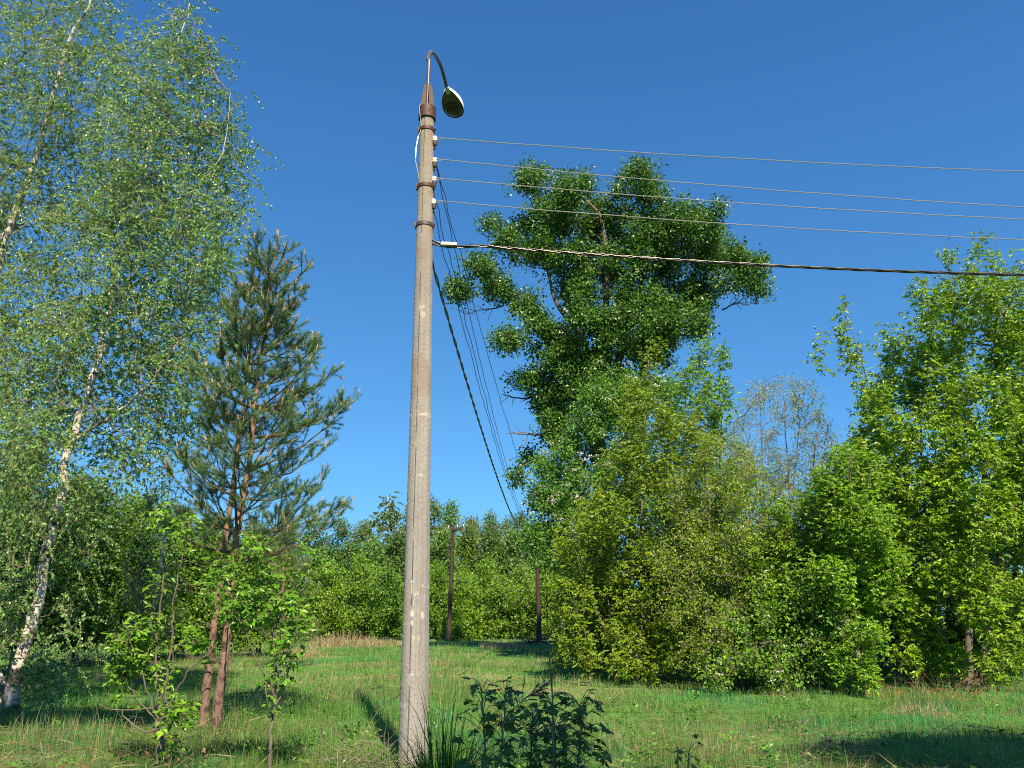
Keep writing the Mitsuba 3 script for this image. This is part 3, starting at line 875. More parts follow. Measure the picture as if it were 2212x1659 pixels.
# ------------------------------------------------------------------ pine
def shoot_needles(p0, p1, r, per, ln, base, alt):
    """Needles all round the shoots p0 -> p1."""
    n = len(p0)
    d = unit(p1 - p0)
    a, b = frames(d)
    t = r.random((n, per, 1)) ** 0.85
    ang = r.uniform(0, 2 * np.pi, (n, per, 1))
    rad = np.cos(ang) * a[:, None] + np.sin(ang) * b[:, None]
    q = p0[:, None] + (p1 - p0)[:, None] * t
    ax = unit(rad * r.uniform(0.6, 1.05, (n, per, 1)) + d[:, None] * r.uniform(0.5, 1.0, (n, per, 1)))
    L = ln * r.uniform(0.75, 1.2, (n, per, 1))
    side = unit(np.cross(ax, r.normal(size=(n, per, 3)))) * 0.0019
    v = np.stack([q - side, q + side, q + ax * L], 2).reshape(-1, 3)
    f = np.arange(n * per * 3).reshape(-1, 3)
    return (v, f), np.repeat(tint(r, n * per, base, alt, 0.2), 3, 0)


def pine(name, label, stems, reach, crown, seed, per=70, ln=0.070, whorl=0.47, group=None, base=(0.042, 0.115, 0.034), alt=(0.105, 0.20, 0.060), dead=(), side_n=4, upturn=1.0):
    """stems: (points, base radius, top radius); reach(z, tip z) -> branch length; crown: lowest green whorl."""
    r = np.random.default_rng(seed)
    key = fresh(name)
    tag(key, label, 'tree', group)
    P0, P1, E0, E1, R0, R1, C0, C1 = [], [], [], [], [], [], [], []

    def polyline(q, ra, rb):
        w = np.linspace(ra, rb, len(q))
        for i in range(len(q) - 1):
            E0.append(q[i]); E1.append(q[i + 1]); R0.append(w[i]); R1.append(w[i + 1])

    for i, (pts, ra, rb) in enumerate(stems):
        q = curve(pts, 40, 0.01, r)
        w = ra + (rb - ra) * np.linspace(0, 1, 40) ** 0.9
        w = w * (1 + 0.3 * np.exp(-np.maximum(q[:, 2], 0) / 0.35))
        add(key + '__trunk' + ('' if i == 0 else f'_{i:03d}'), tube(q, w, 18), 'pine_bark', smooth=True)
        tz = q[-1][2]
        for c in range(1, 7):
            P0.append(q[-c - 1]); P1.append(q[-c])
        for c in range(4):
            C0.append(q[-1]); C1.append(q[-1] + unit(r.normal(0, 0.25, 3) + [0, 0, 1]) * r.uniform(0.10, 0.2))
        z = tz - 0.78
        while z > crown:
            o = np.array([np.interp(z, q[:, 2], q[:, k]) for k in range(3)])
            nb = r.integers(3, 5) if tz - z < 1.4 else r.integers(4, 7)
            a0 = r.uniform(0, 2 * np.pi)
            for b in range(nb):
                az = a0 + b * 2 * np.pi / nb + r.normal(0, 0.25)
                L = reach(z, tz) * r.choice([0.6, 0.75, 0.9, 1.0, 1.15]) * (1 - 0.42 * max(0.0, -math.cos(az)))
                top = np.clip((tz - z) / 3.0, 0, 1)
                el = math.radians(52 - 36 * top + r.normal(0, 9))
                hd = np.array([math.cos(az), math.sin(az), 0])
                s = np.linspace(0, 1, 9)[:, None]
                br = o + hd * L * (math.cos(el) * s) + np.array([0, 0, 1.0]) * L * (math.sin(el) * s + 0.30 * upturn * s ** 2.4)
                br = br + r.normal(0, 0.012 * L, br.shape) * s
                polyline(br, 0.007 + 0.011 * L, 0.005)
                # side arms leave the outer part in loose whorls and end, like the main arm, in fans of needled shoots
                def fan(o_, d_, m_, l_):
                    for c in range(m_):
                        dv = d_ if c == 0 else unit(d_ * r.uniform(.5, 1.0) + r.normal(0, 0.55, 3) + [0, 0, 0.22])
                        e_ = o_ + dv * l_ * r.uniform(.6, 1.15)
                        P0.append(o_); P1.append(e_); E0.append(o_); E1.append(e_); R0.append(0.0032); R1.append(0.002)
                        if r.random() < 0.34:
                            C0.append(e_); C1.append(e_ + unit(dv + [0, 0, .5]) * r.uniform(0.03, 0.11))
                            if c == 0:
                                C0.append(e_); C1.append(e_ + unit(dv + [0, 0, .9] + r.normal(0, .2, 3)) * r.uniform(0.03, 0.11))
                P0.extend([br[-3], br[-2]]); P1.extend([br[-2], br[-1]])
                for c in range(3):
                    C0.append(br[-1]); C1.append(br[-1] + unit(br[-1] - br[-2] + r.normal(0, 0.22, 3) + [0, 0, .8]) * r.uniform(0.06, 0.15))
                fan(br[-1], unit(br[-1] - br[-2]), 4 if L > .8 else 2, 0.24)
                for wq in np.arange(0.86, 0.26, -0.32 / max(L, 0.6)):
                    k = wq * 8
                    kk = int(k)
                    bp = br[kk] + (br[min(kk + 1, 8)] - br[kk]) * (k - kk)
                    fw = unit(br[min(kk + 1, 8)] - br[max(kk - 1, 0)])
                    for sd in range(r.integers(2, side_n + 1)):
                        sg = (-1, 1, -0.4, 0.4)[sd % 4]
                        sv = unit(unit(np.cross(fw, [0, 0, 1.0])) * sg + fw * r.uniform(0.2, 0.8) + np.array([0, 0, r.uniform(-0.1, 0.8)]))
                        sl = min(0.42 * L, (0.14 + 0.42 * (1 - wq) * L) * r.uniform(.6, 1.2))
                        e = bp + sv * sl + [0, 0, 0.12 * sl]
                        mid_ = bp + (e - bp) * 0.5 - [0, 0, 0.05 * sl]
                        E0.extend([bp, mid_]); E1.extend([mid_, e]); R0.extend([0.006, 0.005]); R1.extend([0.005, 0.0045])
                        P0.append(mid_); P1.append(e)
                        fan(e, unit(e - mid_), 3 if L > .8 else 2, 0.21 * min(1, .4 + .5 * L))
            z -= whorl * r.uniform(0.8, 1.2)
        # dead grey branches under the crown
        for zd in dead:
            o = np.array([np.interp(zd, q[:, 2], q[:, k]) for k in range(3)])
            for b in range(3):
                az = r.uniform(0, 2 * np.pi)
                L = r.uniform(0.3, 1.0)
                s = np.linspace(0, 1, 6)[:, None]
                br = o + np.array([math.cos(az), math.sin(az), r.uniform(-0.1, 0.35)]) * L * s + r.normal(0, 0.03, (6, 3)) * s
                polyline(br, 0.012, 0.004)
                for c in range(3):
                    e = br[4] + unit(br[5] - br[3] + r.normal(0, 0.5, 3)) * r.uniform(0.1, 0.25)
                    E0.append(br[3]); E1.append(e); R0.append(0.004); R1.append(0.002)
    E0, E1 = np.array(E0), np.array(E1)
    m = frusta(E0, E1, np.array(R0), np.array(R1), 5)
    add(key + '__branches', m, 'twig_material', color=np.full((len(m[0]), 3), 1.0) * [0.075, 0.068, 0.035])
    stuff(key + '__branches')
    nm, nc = shoot_needles(np.array(P0), np.array(P1), r, per, ln, base, alt)
    add(key + '__needles', nm, 'needle_material', color=nc)
    stuff(key + '__needles')
    C0, C1 = np.array(C0), np.array(C1)
    cm = frusta(C0, C1, np.full(len(C0), 0.0075), np.full(len(C0), 0.005), 5)
    add(key + '__candles', cm, 'twig_material', color=np.full((len(cm[0]), 3), 1.0) * [0.36, 0.25, 0.14])
    stuff(key + '__candles')
    return key


YP = 12.6


def on(pts, Y):
    q = [P(x, y, Y) for x, y in pts]
    if pts[0][1] > 1450 or q[0][2] < 0.5:
        q[0] = q[0].copy(); q[0][2] = -0.15
    return q


sL = on([(438, 1600), (447, 1480), (462, 1380), (476, 1250), (489, 1150), (502, 1055), (514, 960), (525, 876), (539, 790), (541, 649), (543, 574)], YP + .15)
sR = on([(463, 1596), (478, 1480), (489, 1400), (503, 1250), (516, 1130), (531, 1055), (544, 942), (556, 828), (565, 763), (573, 681), (587, 584), (602, 514)], YP - .05)


def pine_reach(z, tz):
    return float(np.interp(tz - z, [0.5, 1.0, 2.0, 3.5, 4.5, 5.5, 6.5], [0.55, 0.8, 1.1, 1.4, 1.6, 1.6, 1.4]))


pine('pine_tree', 'twin trunked young pine with reddish bark and upturned branches beside the birch', [(sL, 0.066, 0.009), (sR, 0.075, 0.009)], pine_reach, 2.15, 11, per=100, dead=(1.0, 1.5, 2.0, 2.4))

# ------------------------------------------------------------------ trees behind the birch and pine
BACK = 'trees behind the birch and pine'
for i, (px, py, wx, Y, dark, lab) in enumerate((
        (40, 960, 120, 27, 1, 'dense dark green tree at the left edge behind the birch trunk'),
        (170, 1010, 120, 30, 1, 'dense dark tree just right of the white birch trunk'),
        (290, 1060, 110, 33, 1, 'dark rounded tree behind the slender young birch'),
        (430, 1120, 110, 36, 0, 'mid green bushy tree behind the left pine trunk'),
        (560, 1150, 100, 38, 0, 'mid green bushy tree behind the right pine trunk'),
        (-60, 1060, 130, 24, 1, 'dark tree cut off by the left edge of the frame'))):
    h = 1400 - py
    cl = [(px, py + 50, wx * .45, 50), (px - wx * .3, py + h * .35, wx * .55, h * .2), (px + wx * .35, py + h * .32, wx * .5, h * .2), (px, py + h * .5, wx * .8, h * .22), (px - wx * .35, py + h * .72, wx * .6, h * .2), (px + wx * .35, py + h * .72, wx * .6, h * .2), (px, py + h * .9, wx, h * .1)]
    b = P(px, 1390, Y); b[2] = -0.2
    tree('bushy_tree', lab, 'tree', [([b, P(px + 4, py + h * .5, Y), P(px, py + 60, Y)], 0.11, 0.03)], cl, Y, wx * 0.5 * Y / F, 820, kind='cluster', size=0.12, per=32, spread=0.42,
         base=(0.06, 0.12, 0.012) if dark else (0.075, 0.145, 0.014), alt=(0.125, 0.205, 0.02) if dark else (0.145, 0.225, 0.02), group=BACK, seed=20 + i)
pb = on([(610, 1440), (612, 1250), (616, 1130)], 30)
pine('small_pine', 'small pine with open branches behind the right pine trunk', [(pb, 0.06, 0.012)], lambda z, tz: float(np.interp(tz - z, [0.4, 2, 4], [0.4, 1.1, 1.5])), 0.7, 12, per=40, ln=0.09, group=BACK, whorl=0.5)
pb2 = on([(300, 1440), (300, 1300), (302, 1190)], 22)
pine('small_pine', 'small pine in the gap between birch trunk and leafy saplings', [(pb2, 0.05, 0.012)], lambda z, tz: float(np.interp(tz - z, [0.4, 1.5, 3], [0.35, 0.9, 1.2])), 0.6, 13, per=40, ln=0.08, group=BACK, whorl=0.45)

# ------------------------------------------------------------------ far woods
FAR = 'trees of the far woods'
far_list = [  # px, top py, half width, distance, tone, label
    (838, 1062, 42, 92, 0, 'pale birch with drooping top standing alone left of the lamp post'), (890, 1078, 40, 96, 1, 'tall green tree right behind the concrete lamp post'),
    (938, 1068, 36, 98, 1, 'tallest tree of the far woods, pointed, just right of the lamp post'), (975, 1080, 30, 100, 1, 'tall green tree behind the brown wooden pole'), (1020, 1102, 24, 104, 2, 'thin pointed far tree right of the brown pole'),
    (1058, 1100, 24, 100, 2, 'thin bluish far tree second right of the brown pole'), (1095, 1112, 28, 104, 2, 'soft grey green far tree beside the sloping cable'), (1128, 1098, 32, 98, 2, 'far tree closest to the flowering tree'),
    (785, 1112, 36, 98, 2, 'soft far tree at the tips of the pine branches'), (735, 1122, 40, 96, 1, 'far tree seen under the right pine branches'), (680, 1118, 40, 92, 1, 'far tree right of the pine trunks'),
    (620, 1100, 44, 90, 1, 'far tree close behind the pine crown'), (545, 1105, 46, 94, 2, 'far tree seen between the two pine trunks'), (470, 1100, 46, 92, 1, 'far tree left of the pine trunks'), (395, 1090, 46, 94, 2, 'far tree in the gap between birch and pine'),
    (310, 1085, 46, 92, 1, 'far tree low behind the birch crown'), (1190, 1120, 46, 96, 1, 'far tree behind the dark straight pole'),
    (960, 1135, 40, 84, 1, 'middle height green tree in front of the tallest far trees'), (1010, 1140, 38, 86, 3, 'middle height bright tree right of the brown pole top'), (1065, 1135, 40, 84, 1, 'middle height green tree left of the sloping cable end'), (1110, 1145, 38, 82, 1, 'middle height green tree near the sloping cable end'),
    (860, 1145, 40, 86, 1, 'middle height tree left of the lamp post'), (805, 1160, 40, 84, 1, 'middle height tree between pine tips and lamp post'), (750, 1165, 40, 84, 1, 'middle height tree right of the pine crown'), (1180, 1170, 40, 86, 3, 'yellow green far shrub behind the dark straight pole')]
for i, (px, py, hw, Y, tone, lab) in enumerate(far_list):
    h = 1375 - py
    hw *= 1.3
    cl = [(px, py + h * .08, hw * .36, h * .09), (px, py + h * .2, hw * .7, h * .12), (px - hw * .2, py + h * .34, hw * .7, h * .12), (px + hw * .2, py + h * .45, hw * .8, h * .12), (px - hw * .1, py + h * .6, hw * .9, h * .15), (px, py + h * .78, hw * .9, h * .15), (px, py + h * .92, hw, h * .1)]
    b = P(px, 1375, Y); b[2] = -0.2
    base, alt = (((0.085, 0.135, 0.035), (0.15, 0.19, 0.07)), ((0.06, 0.13, 0.024), (0.11, 0.185, 0.045)), ((0.065, 0.125, 0.045), (0.11, 0.17, 0.07)), ((0.09, 0.17, 0.014), (0.15, 0.23, 0.025)))[tone]
    tree('far_tree', lab, 'tree', [([b, P(px + 3, py + h * .5, Y), P(px, py + 12, Y)], 0.16, 0.03)], cl, Y, hw * 0.7 * Y / F, 400, kind='hanging' if tone == 0 else 'cluster', size=0.24, per=28 if tone else 18, spread=0.8,
         base=base, alt=alt, group=FAR, seed=50 + i, bark='birch_bark' if tone in (0, 2) else 'dark_bark', sides=3, tip=0.008)
SHRUB = 'yellow green shrubs along the far edge of the meadow'
for i, (px, py, hw, Y, lab) in enumerate((
        (705, 1195, 50, 72, 'bright shrub at the far meadow edge, right of the leafy saplings'), (780, 1190, 46, 74, 'bright far shrub above the tan reeds'), (838, 1215, 42, 72, 'bright far shrub touching the left side of the lamp post'),
        (640, 1215, 50, 70, 'far shrub seen through the leafy sapling on the right'), (565, 1215, 50, 72, 'far shrub seen between sapling and pine trunk'), (905, 1215, 42, 74, 'far shrub hidden mostly by the lamp post'),
        (1000, 1225, 44, 71, 'bright far shrub just right of the brown pole'), (1050, 1180, 46, 78, 'tall yellowish far willow right of the brown pole'), (1085, 1235, 46, 72, 'bright rounded far shrub left of the dark pole'),
        (945, 1200, 40, 76, 'green far shrub directly behind the brown pole'), (1125, 1220, 44, 74, 'far shrub beside the dark straight pole'), (1185, 1230, 44, 73, 'far shrub right of the dark straight pole'), (985, 1320, 36, 70, 'low far shrub at the foot of the brown pole'),
        (480, 1220, 50, 70, 'far shrub left of the pine trunks'), (390, 1225, 50, 72, 'far shrub behind the slender young birch'), (300, 1225, 50, 70, 'far shrub behind the white birch trunk'))):
    h = 1385 - py
    cl = [(px, py + h * .15, hw * .45, h * .13), (px - hw * .35, py + h * .38, hw * .55, h * .2), (px + hw * .35, py + h * .36, hw * .55, h * .2), (px, py + h * .6, hw * .9, h * .22), (px - hw * .4, py + h * .8, hw * .6, h * .18), (px + hw * .4, py + h * .8, hw * .6, h * .18)]
    b = P(px, 1380, Y); b[2] = -0.2
    tree('far_shrub', lab, 'shrub', [([b, P(px - 3, py + h * .6, Y), P(px - 2, py + h * .25, Y)], 0.08, 0.02), ([b + [.2, 0, 0], P(px + 14, py + h * .6, Y), P(px + 16, py + h * .3, Y)], 0.06, 0.02)], cl, Y, hw * 0.8 * Y / F, 300, kind='cluster', size=0.19, per=26, spread=0.55,
         base=(0.085, 0.165, 0.012), alt=(0.15, 0.235, 0.02), group=SHRUB, seed=90 + i, sides=3, tip=0.006)

for i, (px, py, hw, lab) in enumerate(((1290, 1215, 90, 'leftmost low far shrub in the gaps behind the right thicket'), (1440, 1220, 90, 'far shrub behind the olive shrub'), (1600, 1215, 90, 'far shrub behind the bird cherry and willow'), (1770, 1220, 95, 'far shrub in the gap left of the right edge box elder'), (1950, 1215, 95, 'far shrub behind the right edge box elder'),
                                      (2130, 1210, 95, 'far shrub at the right edge behind everything'), (150, 1215, 90, 'far shrub left of the white birch trunk foot'), (10, 1210, 90, 'far shrub at the left edge behind the birches'))):
    Y = 62
    h = 1390 - py
    cl = [(px, py + h * .2, hw * .6, h * .16), (px - hw * .5, py + h * .42, hw * .5, h * .2), (px + hw * .5, py + h * .4, hw * .5, h * .2), (px, py + h * .65, hw, h * .22), (px - hw * .5, py + h * .85, hw * .6, h * .16), (px + hw * .5, py + h * .85, hw * .6, h * .16)]
    b = P(px, 1385, Y); b[2] = -0.2
    tree('far_shrub', lab, 'shrub', [([b, P(px - 3, py + h * .6, Y), P(px - 2, py + h * .3, Y)], 0.08, 0.02)], cl, Y, hw * 0.5 * Y / F, 260, kind='cluster', size=0.22, per=24, spread=0.6,
         base=(0.05, 0.11, 0.012), alt=(0.09, 0.16, 0.02), group='low far shrubs behind the nearer trees', seed=190 + i, sides=3, tip=0.006)

# ------------------------------------------------------------------ old poplar
YO = 41.0
c5 = lambda x, y, a, b, w=1.0, dy=0.0: (918 + x / 2.561, 324 + y / 2.561, a / 2.561 * 1.12, b / 2.561 * 1.12, w, dy)
cP = [c5(600, 180, 80, 100), c5(640, 100, 40, 40, .5), c5(800, 230, 110, 110), c5(1180, 200, 115, 110), c5(1150, 110, 50, 40, .6), c5(700, 400, 200, 130), c5(1000, 380, 120, 130), c5(1300, 420, 190, 120), c5(1530, 400, 120, 100), c5(400, 430, 65, 55), c5(480, 500, 80, 60),
      c5(900, 620, 220, 120), c5(650, 560, 110, 90), c5(1250, 600, 190, 130), c5(1580, 570, 130, 130), c5(1790, 700, 105, 110), c5(1720, 610, 90, 70), c5(1500, 780, 140, 120), c5(1200, 820, 190, 110), c5(850, 780, 110, 110), c5(300, 640, 80, 65), c5(200, 760, 90, 60),
      c5(400, 750, 100, 75), c5(560, 850, 80, 55), c5(600, 920, 70, 55), c5(900, 950, 140, 110), c5(1150, 1000, 190, 120), c5(1420, 950, 140, 110), c5(690, 1040, 120, 65), c5(460, 1050, 90, 65), c5(800, 1150, 170, 80), c5(1000, 1130, 140, 90), c5(1250, 1100, 120, 80),
      c5(560, 1280, 100, 55), c5(740, 1290, 140, 80), c5(700, 1420, 100, 75), c5(720, 1500, 90, 60), c5(900, 1350, 150, 110), c5(1100, 1350, 150, 120), c5(760, 1600, 110, 60), (1118, 1018, 22, 30, .8, 0)]
pt = [P(1300, 1420, YO), P(1302, 1150, YO), P(1296, 950, YO), P(1300, 820, YO)]
pt[0][2] = -0.3
lim = [([P(1302, 1150, YO), P(1290, 900, YO - .5), P(1262, 740, YO - .8), P(1200, 650, YO - 1), P(1175, 520, YO - 1)], .3, .05), ([P(1296, 950, YO), P(1340, 760, YO), P(1380, 640, YO), P(1400, 470, YO + .5)], .3, .05),
       ([P(1296, 940, YO), P(1400, 790, YO + .4), P(1470, 690, YO + 1), P(1580, 620, YO + 1.2)], .26, .05), ([P(1300, 1000, YO), P(1230, 860, YO + .6), P(1150, 680, YO + 1), P(1040, 620, YO + 1)], .24, .04), ([P(1300, 820, YO), P(1310, 650, YO - .6), P(1300, 480, YO - 1), P(1250, 420, YO - 1)], .24, .05)]
tree('poplar_tree', 'huge old poplar with dark glossy crown towering behind the shrubs', 'tree', [(pt, 0.55, 0.34)] + lim, cP, YO, 2.9, 4000, kind='cluster', size=0.16, per=42, spread=0.56,
     base=(0.024, 0.070, 0.013), alt=(0.095, 0.17, 0.034), mat='glossy_leaf_material', limb=(0.13, 0.115, 0.09), seed=120, bf=0.2, rise=0.5, tip=0.008, shell=0.12, ragged=0.27, group_size=9, pull=0.56)


def dead_branch(label, pts, r0, seed, Y):
    r = np.random.default_rng(seed)
    q = curve([P(x, y, Y) for x, y in pts], 14, 0.04, r)
    parts = [tube(q, np.linspace(r0, r0 * .3, 14), 6)]
    for i in range(9):
        b = q[r.integers(4, 14)]
        e = b + unit(unit(q[-1] - q[0]) + r.normal(0, .7, 3)) * r.uniform(.3, .9)
        m2 = (b + e) / 2 + r.normal(0, .08, 3)
        parts.append(tube(np.array([b, m2, e]), [.022, .016, .01], 4))
    k = 'poplar_tree__dead_branch' + ('' if seed == 1 else f'_{seed - 1:03d}')
    add(k, join(parts), 'dark_bark', smooth=40)
    labels[k] = {'label': label}


dead_branch('bare dead branch sticking out left low on the poplar', [(1190, 940), (1150, 938), (1119, 939)], .09, 1, YO)
dead_branch('bare forked dead branch left of the poplar crown', [(1170, 850), (1130, 862), (1085, 852)], .07, 2, YO)
dead_branch('bare twig under the left arm of the poplar', [(1090, 660), (1055, 668), (1010, 678)], .05, 3, YO)
dead_branch('bare twig at the right end of the poplar', [(1560, 670), (1590, 655), (1620, 660)], .05, 4, YO)

# ------------------------------------------------------------------ flowering tree by the dark pole
YR = 36.0
cR = [(1180, 1000, 40, 35), (1170, 1070, 38, 40), (1215, 1050, 60, 60), (1250, 960, 60, 55), (1290, 880, 60, 50), (1350, 840, 80, 45), (1420, 860, 70, 50), (1330, 950, 90, 60), (1270, 1080, 80, 70), (1180, 1150, 50, 50), (1225, 1200, 50, 50, .8), (1380, 1050, 90, 90), (1148, 1175, 24, 26, .8), (1180, 1225, 30, 30, .8), (1165, 1140, 30, 26, .8)]
rt = [P(1215, 1420, YR), P(1215, 1250, YR), P(1235, 1100, YR), P(1270, 950, YR)]
rt[0][2] = -0.2
kR, atR = tree('rowan_tree', 'green rowan dotted with white flower heads standing in front of the poplar', 'tree', [(rt, 0.16, 0.05), ([P(1216, 1200, YR), P(1190, 1100, YR), P(1180, 1010, YR)], .07, .03), ([P(1240, 1090, YR), P(1320, 980, YR), P(1400, 870, YR)], .07, .03)], cR, YR, 1.6, 1000,
               kind='cluster', size=0.13, per=46, spread=0.42, base=(0.038, 0.115, 0.016), alt=(0.085, 0.185, 0.026), seed=140, bf=0.25)


def blossoms(key, at, n, size, seed, Y):
    """Flat heads of many small white flowers on the outside of the crown, facing up and out."""
    r = np.random.default_rng(seed)
    near = at[(at[:, 1] < np.quantile(at[:, 1], 0.6)) & ((at[:, 2] > 5.5) | (len(at) < 700) | (Y < 30))]
    c = near[r.choice(len(near), n)] + r.normal(0, .25, (n, 3)) + [0, -0.3, 0.25]
    per = 22
    off = r.normal(0, 1, (n, per, 3)) * [size, size, size * .3]
    q = (c[:, None] + off).reshape(-1, 3)
    m = n * per
    L = np.full(m, size * .62)
    az = unit(r.normal(0, 1, (m, 3)) * [1, 1, .3])
    fm = blades(q, az, unit(r.normal(0, .3, (m, 3)) + [0, -.3, 1]), L, L, .1, .5)
    add(key + '__blossom', fm, 'leaf_material', color=np.repeat(tint(r, m, (0.72, 0.70, 0.60), (0.82, 0.81, 0.76), .05), 4, 0))
    labels[key + '__blossom'] = {'kind': 'stuff', 'label': 'flat white flower heads scattered over the crown'}


blossoms(kR, atR, 120, 0.115, 141, YR)

# ------------------------------------------------------------------ shrubs and small trees on the right
YG = dict(base=(0.105, 0.18, 0.010), alt=(0.195, 0.265, 0.020))


def many_stems(px, py_base, tops_, Y, r0=0.05, r1=0.012, spread=30, seed=0):
    r = np.random.default_rng(seed + 500)
    out = []
    for (tx, ty) in tops_:
        bx = px + r.uniform(-spread, spread)
        b = P(bx, py_base, Y + r.uniform(-.5, .5)); b[2] = -0.15
        m = P(bx * .55 + tx * .45 + r.uniform(-12, 12), (py_base * .5 + ty * .5), Y + r.uniform(-.6, .6))
        out.append(([b, m, P(tx, ty, Y + r.uniform(-.6, .6))], r0 * r.uniform(.7, 1.2), r1))
    return out


RG = 'tall leafy shrubs on the right'
tree('box_elder', 'broad yellow green box elder thicket in the middle, under the poplar', 'shrub', many_stems(1350, 1470, [(1400, 790), (1360, 950), (1290, 1100), (1450, 960), (1370, 1050), (1240, 1180)], 23.5, seed=1),
     [(1405, 780, 24, 50, .7), (1380, 850, 40, 40, .8), (1395, 900, 75, 60), (1365, 1000, 75, 70), (1460, 960, 90, 90), (1290, 1125, 75, 65), (1390, 1070, 110, 90), (1255, 1200, 70, 70), (1330, 1200, 110, 90), (1440, 1200, 100, 90), (1240, 1300, 55, 70), (1310, 1320, 100, 80), (1420, 1330, 100, 80), (1290, 1410, 90, 45), (1400, 1420, 100, 45), (1215, 1390, 30, 40, .5)],
     23.5, 2.0, 2100, kind='compound', size=0.085, per=8, spread=0.32, group=RG, seed=150, bf=0.3, rise=0.9, limb=(0.15, 0.125, 0.085), **YG)
tree('box_elder', 'slim bright shoots of box elder rising right of the poplar base', 'shrub', many_stems(1520, 1460, [(1510, 740), (1555, 760), (1480, 840), (1560, 900)], 25.0, seed=2),
     [(1510, 750, 22, 45, .8), (1558, 780, 20, 50, .7), (1500, 840, 45, 60), (1560, 880, 35, 60), (1500, 950, 80, 70), (1540, 1060, 90, 90), (1520, 1190, 90, 90), (1530, 1320, 90, 80)],
     25.0, 1.6, 950, kind='compound', size=0.095, per=7, spread=0.30, group=RG, seed=151, bf=0.3, rise=0.9, limb=(0.15, 0.125, 0.085), base=(0.08, 0.16, 0.015), alt=(0.145, 0.235, 0.03))
tree('box_elder', 'dense olive green shrub left of the half bare willow', 'shrub', many_stems(1580, 1470, [(1560, 960), (1620, 1040), (1520, 1050), (1660, 1130)], 22.0, seed=3),
     [(1560, 990, 70, 60), (1620, 1060, 70, 60), (1510, 1080, 80, 80), (1590, 1150, 100, 80), (1585, 1165, 45, 45, 1.8), (1490, 1220, 90, 80), (1600, 1270, 100, 80), (1520, 1340, 90, 70), (1620, 1370, 90, 60), (1530, 1425, 90, 40), (1700, 1180, 60, 60)],
     22.0, 1.7, 2500, kind='cluster', size=0.062, per=17, spread=0.24, group=RG, seed=152, bf=0.3, rise=0.9, limb=(0.15, 0.125, 0.085), base=(0.105, 0.165, 0.012), alt=(0.185, 0.245, 0.022))
tree('bare_willow', 'half bare willow with fine upright twigs and tiny grey green buds', 'tree', many_stems(1690, 1460, [(1640, 850), (1690, 830), (1735, 850), (1770, 900), (1610, 930)], 24.5, r0=.05, r1=.008, seed=4),
     [(1640, 860, 40, 50), (1690, 850, 45, 50), (1740, 870, 45, 55), (1610, 940, 40, 60), (1700, 950, 70, 60), (1770, 950, 40, 60), (1650, 1030, 80, 60, 1.4), (1740, 1050, 80, 60, 1.4), (1690, 1120, 90, 60, 1.6), (1590, 1000, 40, 60), (1800, 1010, 35, 60)],
     24.5, 1.4, 2100, kind='cluster', size=0.052, per=7, spread=0.22, group=None, seed=153, bf=0.5, rise=1.6, limb=(0.20, 0.18, 0.14), base=(0.10, 0.15, 0.03), alt=(0.18, 0.23, 0.06), tip=0.0042)
tree('box_elder', 'bright rounded shrub filling the gap below the half bare willow', 'shrub', many_stems(1770, 1470, [(1720, 1110), (1790, 1070), (1840, 1130), (1680, 1190)], 20.9, seed=9),
     [(1720, 1120, 60, 50), (1790, 1090, 60, 50), (1850, 1150, 60, 60), (1670, 1210, 60, 60), (1760, 1210, 80, 70), (1840, 1270, 70, 70), (1700, 1300, 80, 70), (1790, 1350, 80, 60)],
     20.9, 1.2, 1100, kind='compound', size=0.085, per=8, spread=0.30, group=RG, seed=158, bf=0.3, rise=0.9, limb=(0.15, 0.125, 0.085), base=(0.10, 0.17, 0.010), alt=(0.18, 0.25, 0.018))
tree('box_elder', 'upright bright shrub just left of the right edge box elder', 'shrub', many_stems(1850, 1470, [(1838, 985), (1884, 1000), (1800, 1050)], 19.4, r0=.03, seed=10),
     [(1835, 1010, 42, 45), (1885, 1020, 42, 45), (1785, 1050, 38, 36), (1842, 1070, 35, 45), (1880, 1130, 50, 55), (1815, 1150, 45, 50), (1860, 1220, 70, 60), (1800, 1250, 50, 50), (1900, 1280, 50, 40, .7), (1830, 1330, 50, 40, .7), (1930, 1210, 40, 40, .7), (1840, 1420, 60, 30, .8), (1880, 1380, 40, 30, .6), (1850, 1465, 60, 14, .7)],
     19.4, 1.0, 1050, kind='compound', size=0.08, per=8, spread=0.28, group=RG, seed=159, bf=0.3, rise=0.9, limb=(0.15, 0.125, 0.085), base=(0.095, 0.18, 0.010), alt=(0.175, 0.265, 0.018))
kB, atB = tree('bird_cherry', 'low bird cherry bush with a few white blossoms at the meadow edge', 'shrub', many_stems(1720, 1480, [(1680, 1230), (1740, 1210), (1790, 1260), (1640, 1300), (1830, 1330)], 20.3, r0=.03, seed=5),
               [(1690, 1290, 70, 40), (1770, 1300, 60, 40), (1620, 1350, 60, 50), (1710, 1380, 60, 40), (1800, 1370, 50, 40, .8), (1640, 1430, 60, 30), (1550, 1440, 50, 30, .8), (1740, 1440, 60, 28), (1820, 1455, 40, 20, .7), (1700, 1478, 60, 16), (1790, 1482, 50, 12, .8), (1850, 1400, 30, 30, .5)],
               20.0, 1.2, 620, kind='cluster', size=0.085, per=15, spread=0.28, group=RG, seed=154, bf=0.3, rise=0.9, base=(0.065, 0.15, 0.012), alt=(0.125, 0.225, 0.02))
blossoms(kB, atB, 9, 0.05, 155, 20.3)
